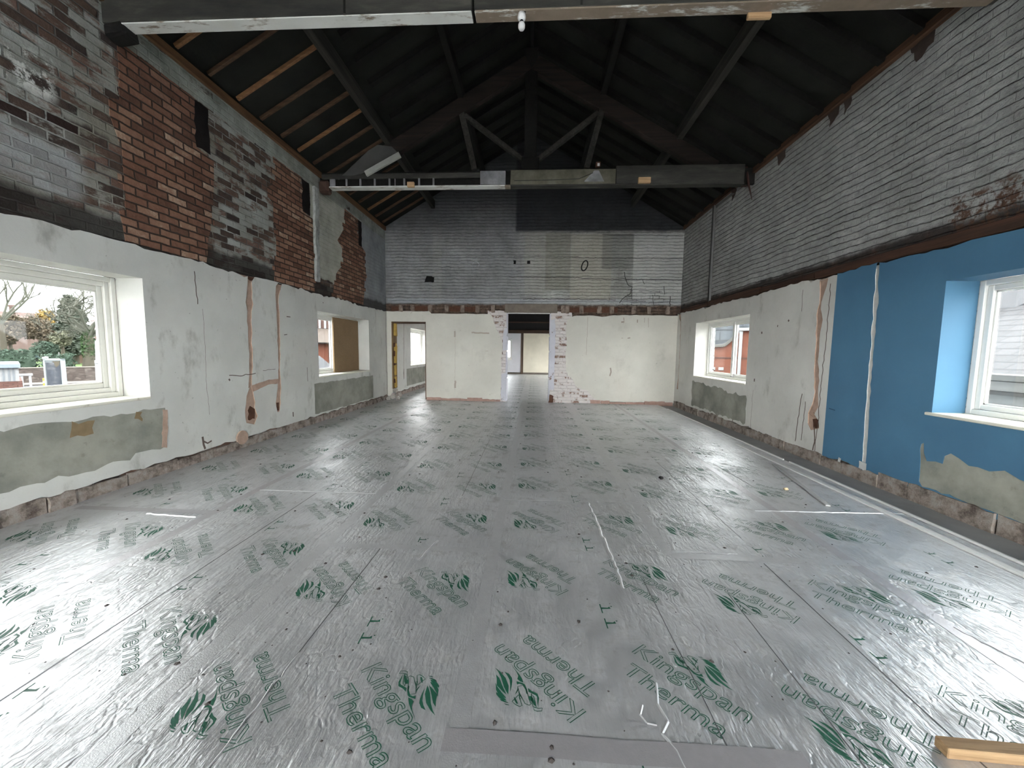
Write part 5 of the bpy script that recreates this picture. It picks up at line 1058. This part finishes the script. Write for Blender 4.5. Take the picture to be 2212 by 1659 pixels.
for py in (712, 735): z = P.uv(1560, py)[1]; P.box(mb, a, b, -.04, 0, z-.04, z+.04)
for px in (1500, 1520, 1545, 1556, 1580, 1604, 1630): u = P.uv(px, 720)[0]; P.box(mb, u-.03, u+.03, -.03, 0, GZ, z1)
mb.build('panel_joint', cj, T)
for q in ((1537, 700, 1540, 711), (1543.5, 701, 1552, 711), (1544, 737, 1552.5, 746), (1556, 738, 1578, 746), (1598, 690, 1616, 706)):
    mb = MB(); c0, zz1 = P.uv(q[0], q[1]); c1_, zz0 = P.uv(q[2], q[3]); P.box(mb, c0, c1_, -.03, .02, zz0, zz1); mb.build('window', w_, T)
settle(T)
# near right window: slate roofed white building
n = N('grey_slates'); v = n.comb(n.m1('MULTIPLY', n.sep()[1], 1), n.m1('MULTIPLY', n.sep()[2], 1)); br, fac = n.brick(v, .34, .13, .012, .1); slate = n.done(n.mix(fac, n.mix(br, (.029, .0285, .029), (.041, .040, .041)), (.0165, .016, .0165)), .7, 0, n.bump(n.m1('SUBTRACT', 1, fac), .4, .01), .3)
T = thing('white_building', 'white rendered building with grey slate roof close outside the blue walled window', 'building')
GX, GZg, RXx, RZ = 8.6, 1.08, 12.8, 3.4
mb = MB(); i = [mb.vert(*p) for p in ((GX-.25, 3.0, GZg), (GX-.25, 12.5, GZg), (RXx, 12.5, RZ), (RXx, 3.0, RZ), (GX-.25, 3.0, GZg-.1), (GX-.25, 12.5, GZg-.1), (RXx, 12.5, RZ-.1), (RXx, 3.0, RZ-.1))]
for f in ((0, 1, 2, 3), (7, 6, 5, 4), (0, 4, 5, 1), (1, 5, 6, 2), (2, 6, 7, 3), (3, 7, 4, 0)): mb.face(*[i[q] for q in f])
mb.build('slate_roof', slate, T)
mb = MB(); mb.box((GX, 3.1, GZ), (RXx+3, 12.3, GZg-.05)); mb.build('walls', plain('white_render', (1.55, 1.57, 1.58), .8, 0, .06), T)
mb = MB(); mb.box((GX-.36, 3, GZg-.12), (GX-.22, 12.5, GZg+.02), None, .02); mb.build('gutter', plain('gutter_grey', (.26, .265, .255)), T)
mb = MB(); mb.box((RXx-.1, 3, RZ-.1), (RXx+.15, 12.5, RZ+.12), None, .02); mb.build('ridge_tiles', plain('ridge_tile', (.22, .215, .215)), T)
for y0_, y1_ in ((5.6, 7.76),):
    F_ = MB(); F_.box((GX-.05, y0_, -.55), (GX+.04, y1_, .77), None, .01); w2 = F_.build('window', plain('sash_white', (.5, .5, .5)), T)
    mb = MB()
    for a, b in ((y0_+.08, y0_+1.03), (y0_+1.10, y1_-.08)):
        for c, d in ((-.47, .46), (.54, .70)): mb.box((GX-.06, a, c), (GX-.04, b, d))
    mb.build('pane', plain('pane_grey', (.62, .65, .66), .3), w2)
mb = MB(); mb.box((11.2, 9.7, 2.2), (11.9, 10.6, 3.2), None, .02); mb.build('lead_box', plain('lead_grey', (.26, .26, .27)), T)
settle(T)
P = Plane(2180, 22); T = thing('brick_building', 'brick building with pale cladding rising behind the slate roof', 'building'); a, z1 = P.uv(2100, 560); b, _ = P.uv(2420, 560); m_, z2 = P.uv(2196, 600)
mb = MB(); P.box(mb, a, m_, 0, 6, GZ, z1); mb.build('clad_wall', plain('pale_clad', (.15, .17, .18)), T); mb = MB(); P.box(mb, m_, b, -.3, 6, GZ, z1); mb.build('brick_wall', rb, T); settle(T)

# ------------------------------------------------------------------ sky light
w = bpy.data.worlds.new('overcast'); sc.world = w; w.use_nodes = True; t = w.node_tree; bg = t.nodes['Background']
tc = t.nodes.new('ShaderNodeTexCoord'); sx = t.nodes.new('ShaderNodeSeparateXYZ'); mr = t.nodes.new('ShaderNodeMapRange'); t.links.new(tc.outputs['Generated'], sx.inputs[0]); t.links.new(sx.outputs[2], mr.inputs[0])
mr.inputs[1].default_value = 0; mr.inputs[2].default_value = 1; mr.inputs[3].default_value = 1.0; mr.inputs[4].default_value = 1.9
t.links.new(mr.outputs[0], bg.inputs[1]); bg.inputs[0].default_value = (.97, .99, 1, 1)
vs = sc.view_settings; vs.view_transform = 'Standard'; vs.look = 'None'; vs.gamma = 1; vs.use_curve_mapping = False; vs.exposure = 4.33
cy = sc.cycles; cy.max_bounces = 7; cy.diffuse_bounces = 4; cy.glossy_bounces = 3; cy.transmission_bounces = 6; cy.transparent_max_bounces = 10; cy.caustics_reflective = True; cy.sample_clamp_indirect = 6; cy.use_denoising = True; cy.use_adaptive_sampling = True; cy.adaptive_threshold = .06; cy.adaptive_min_samples = 24
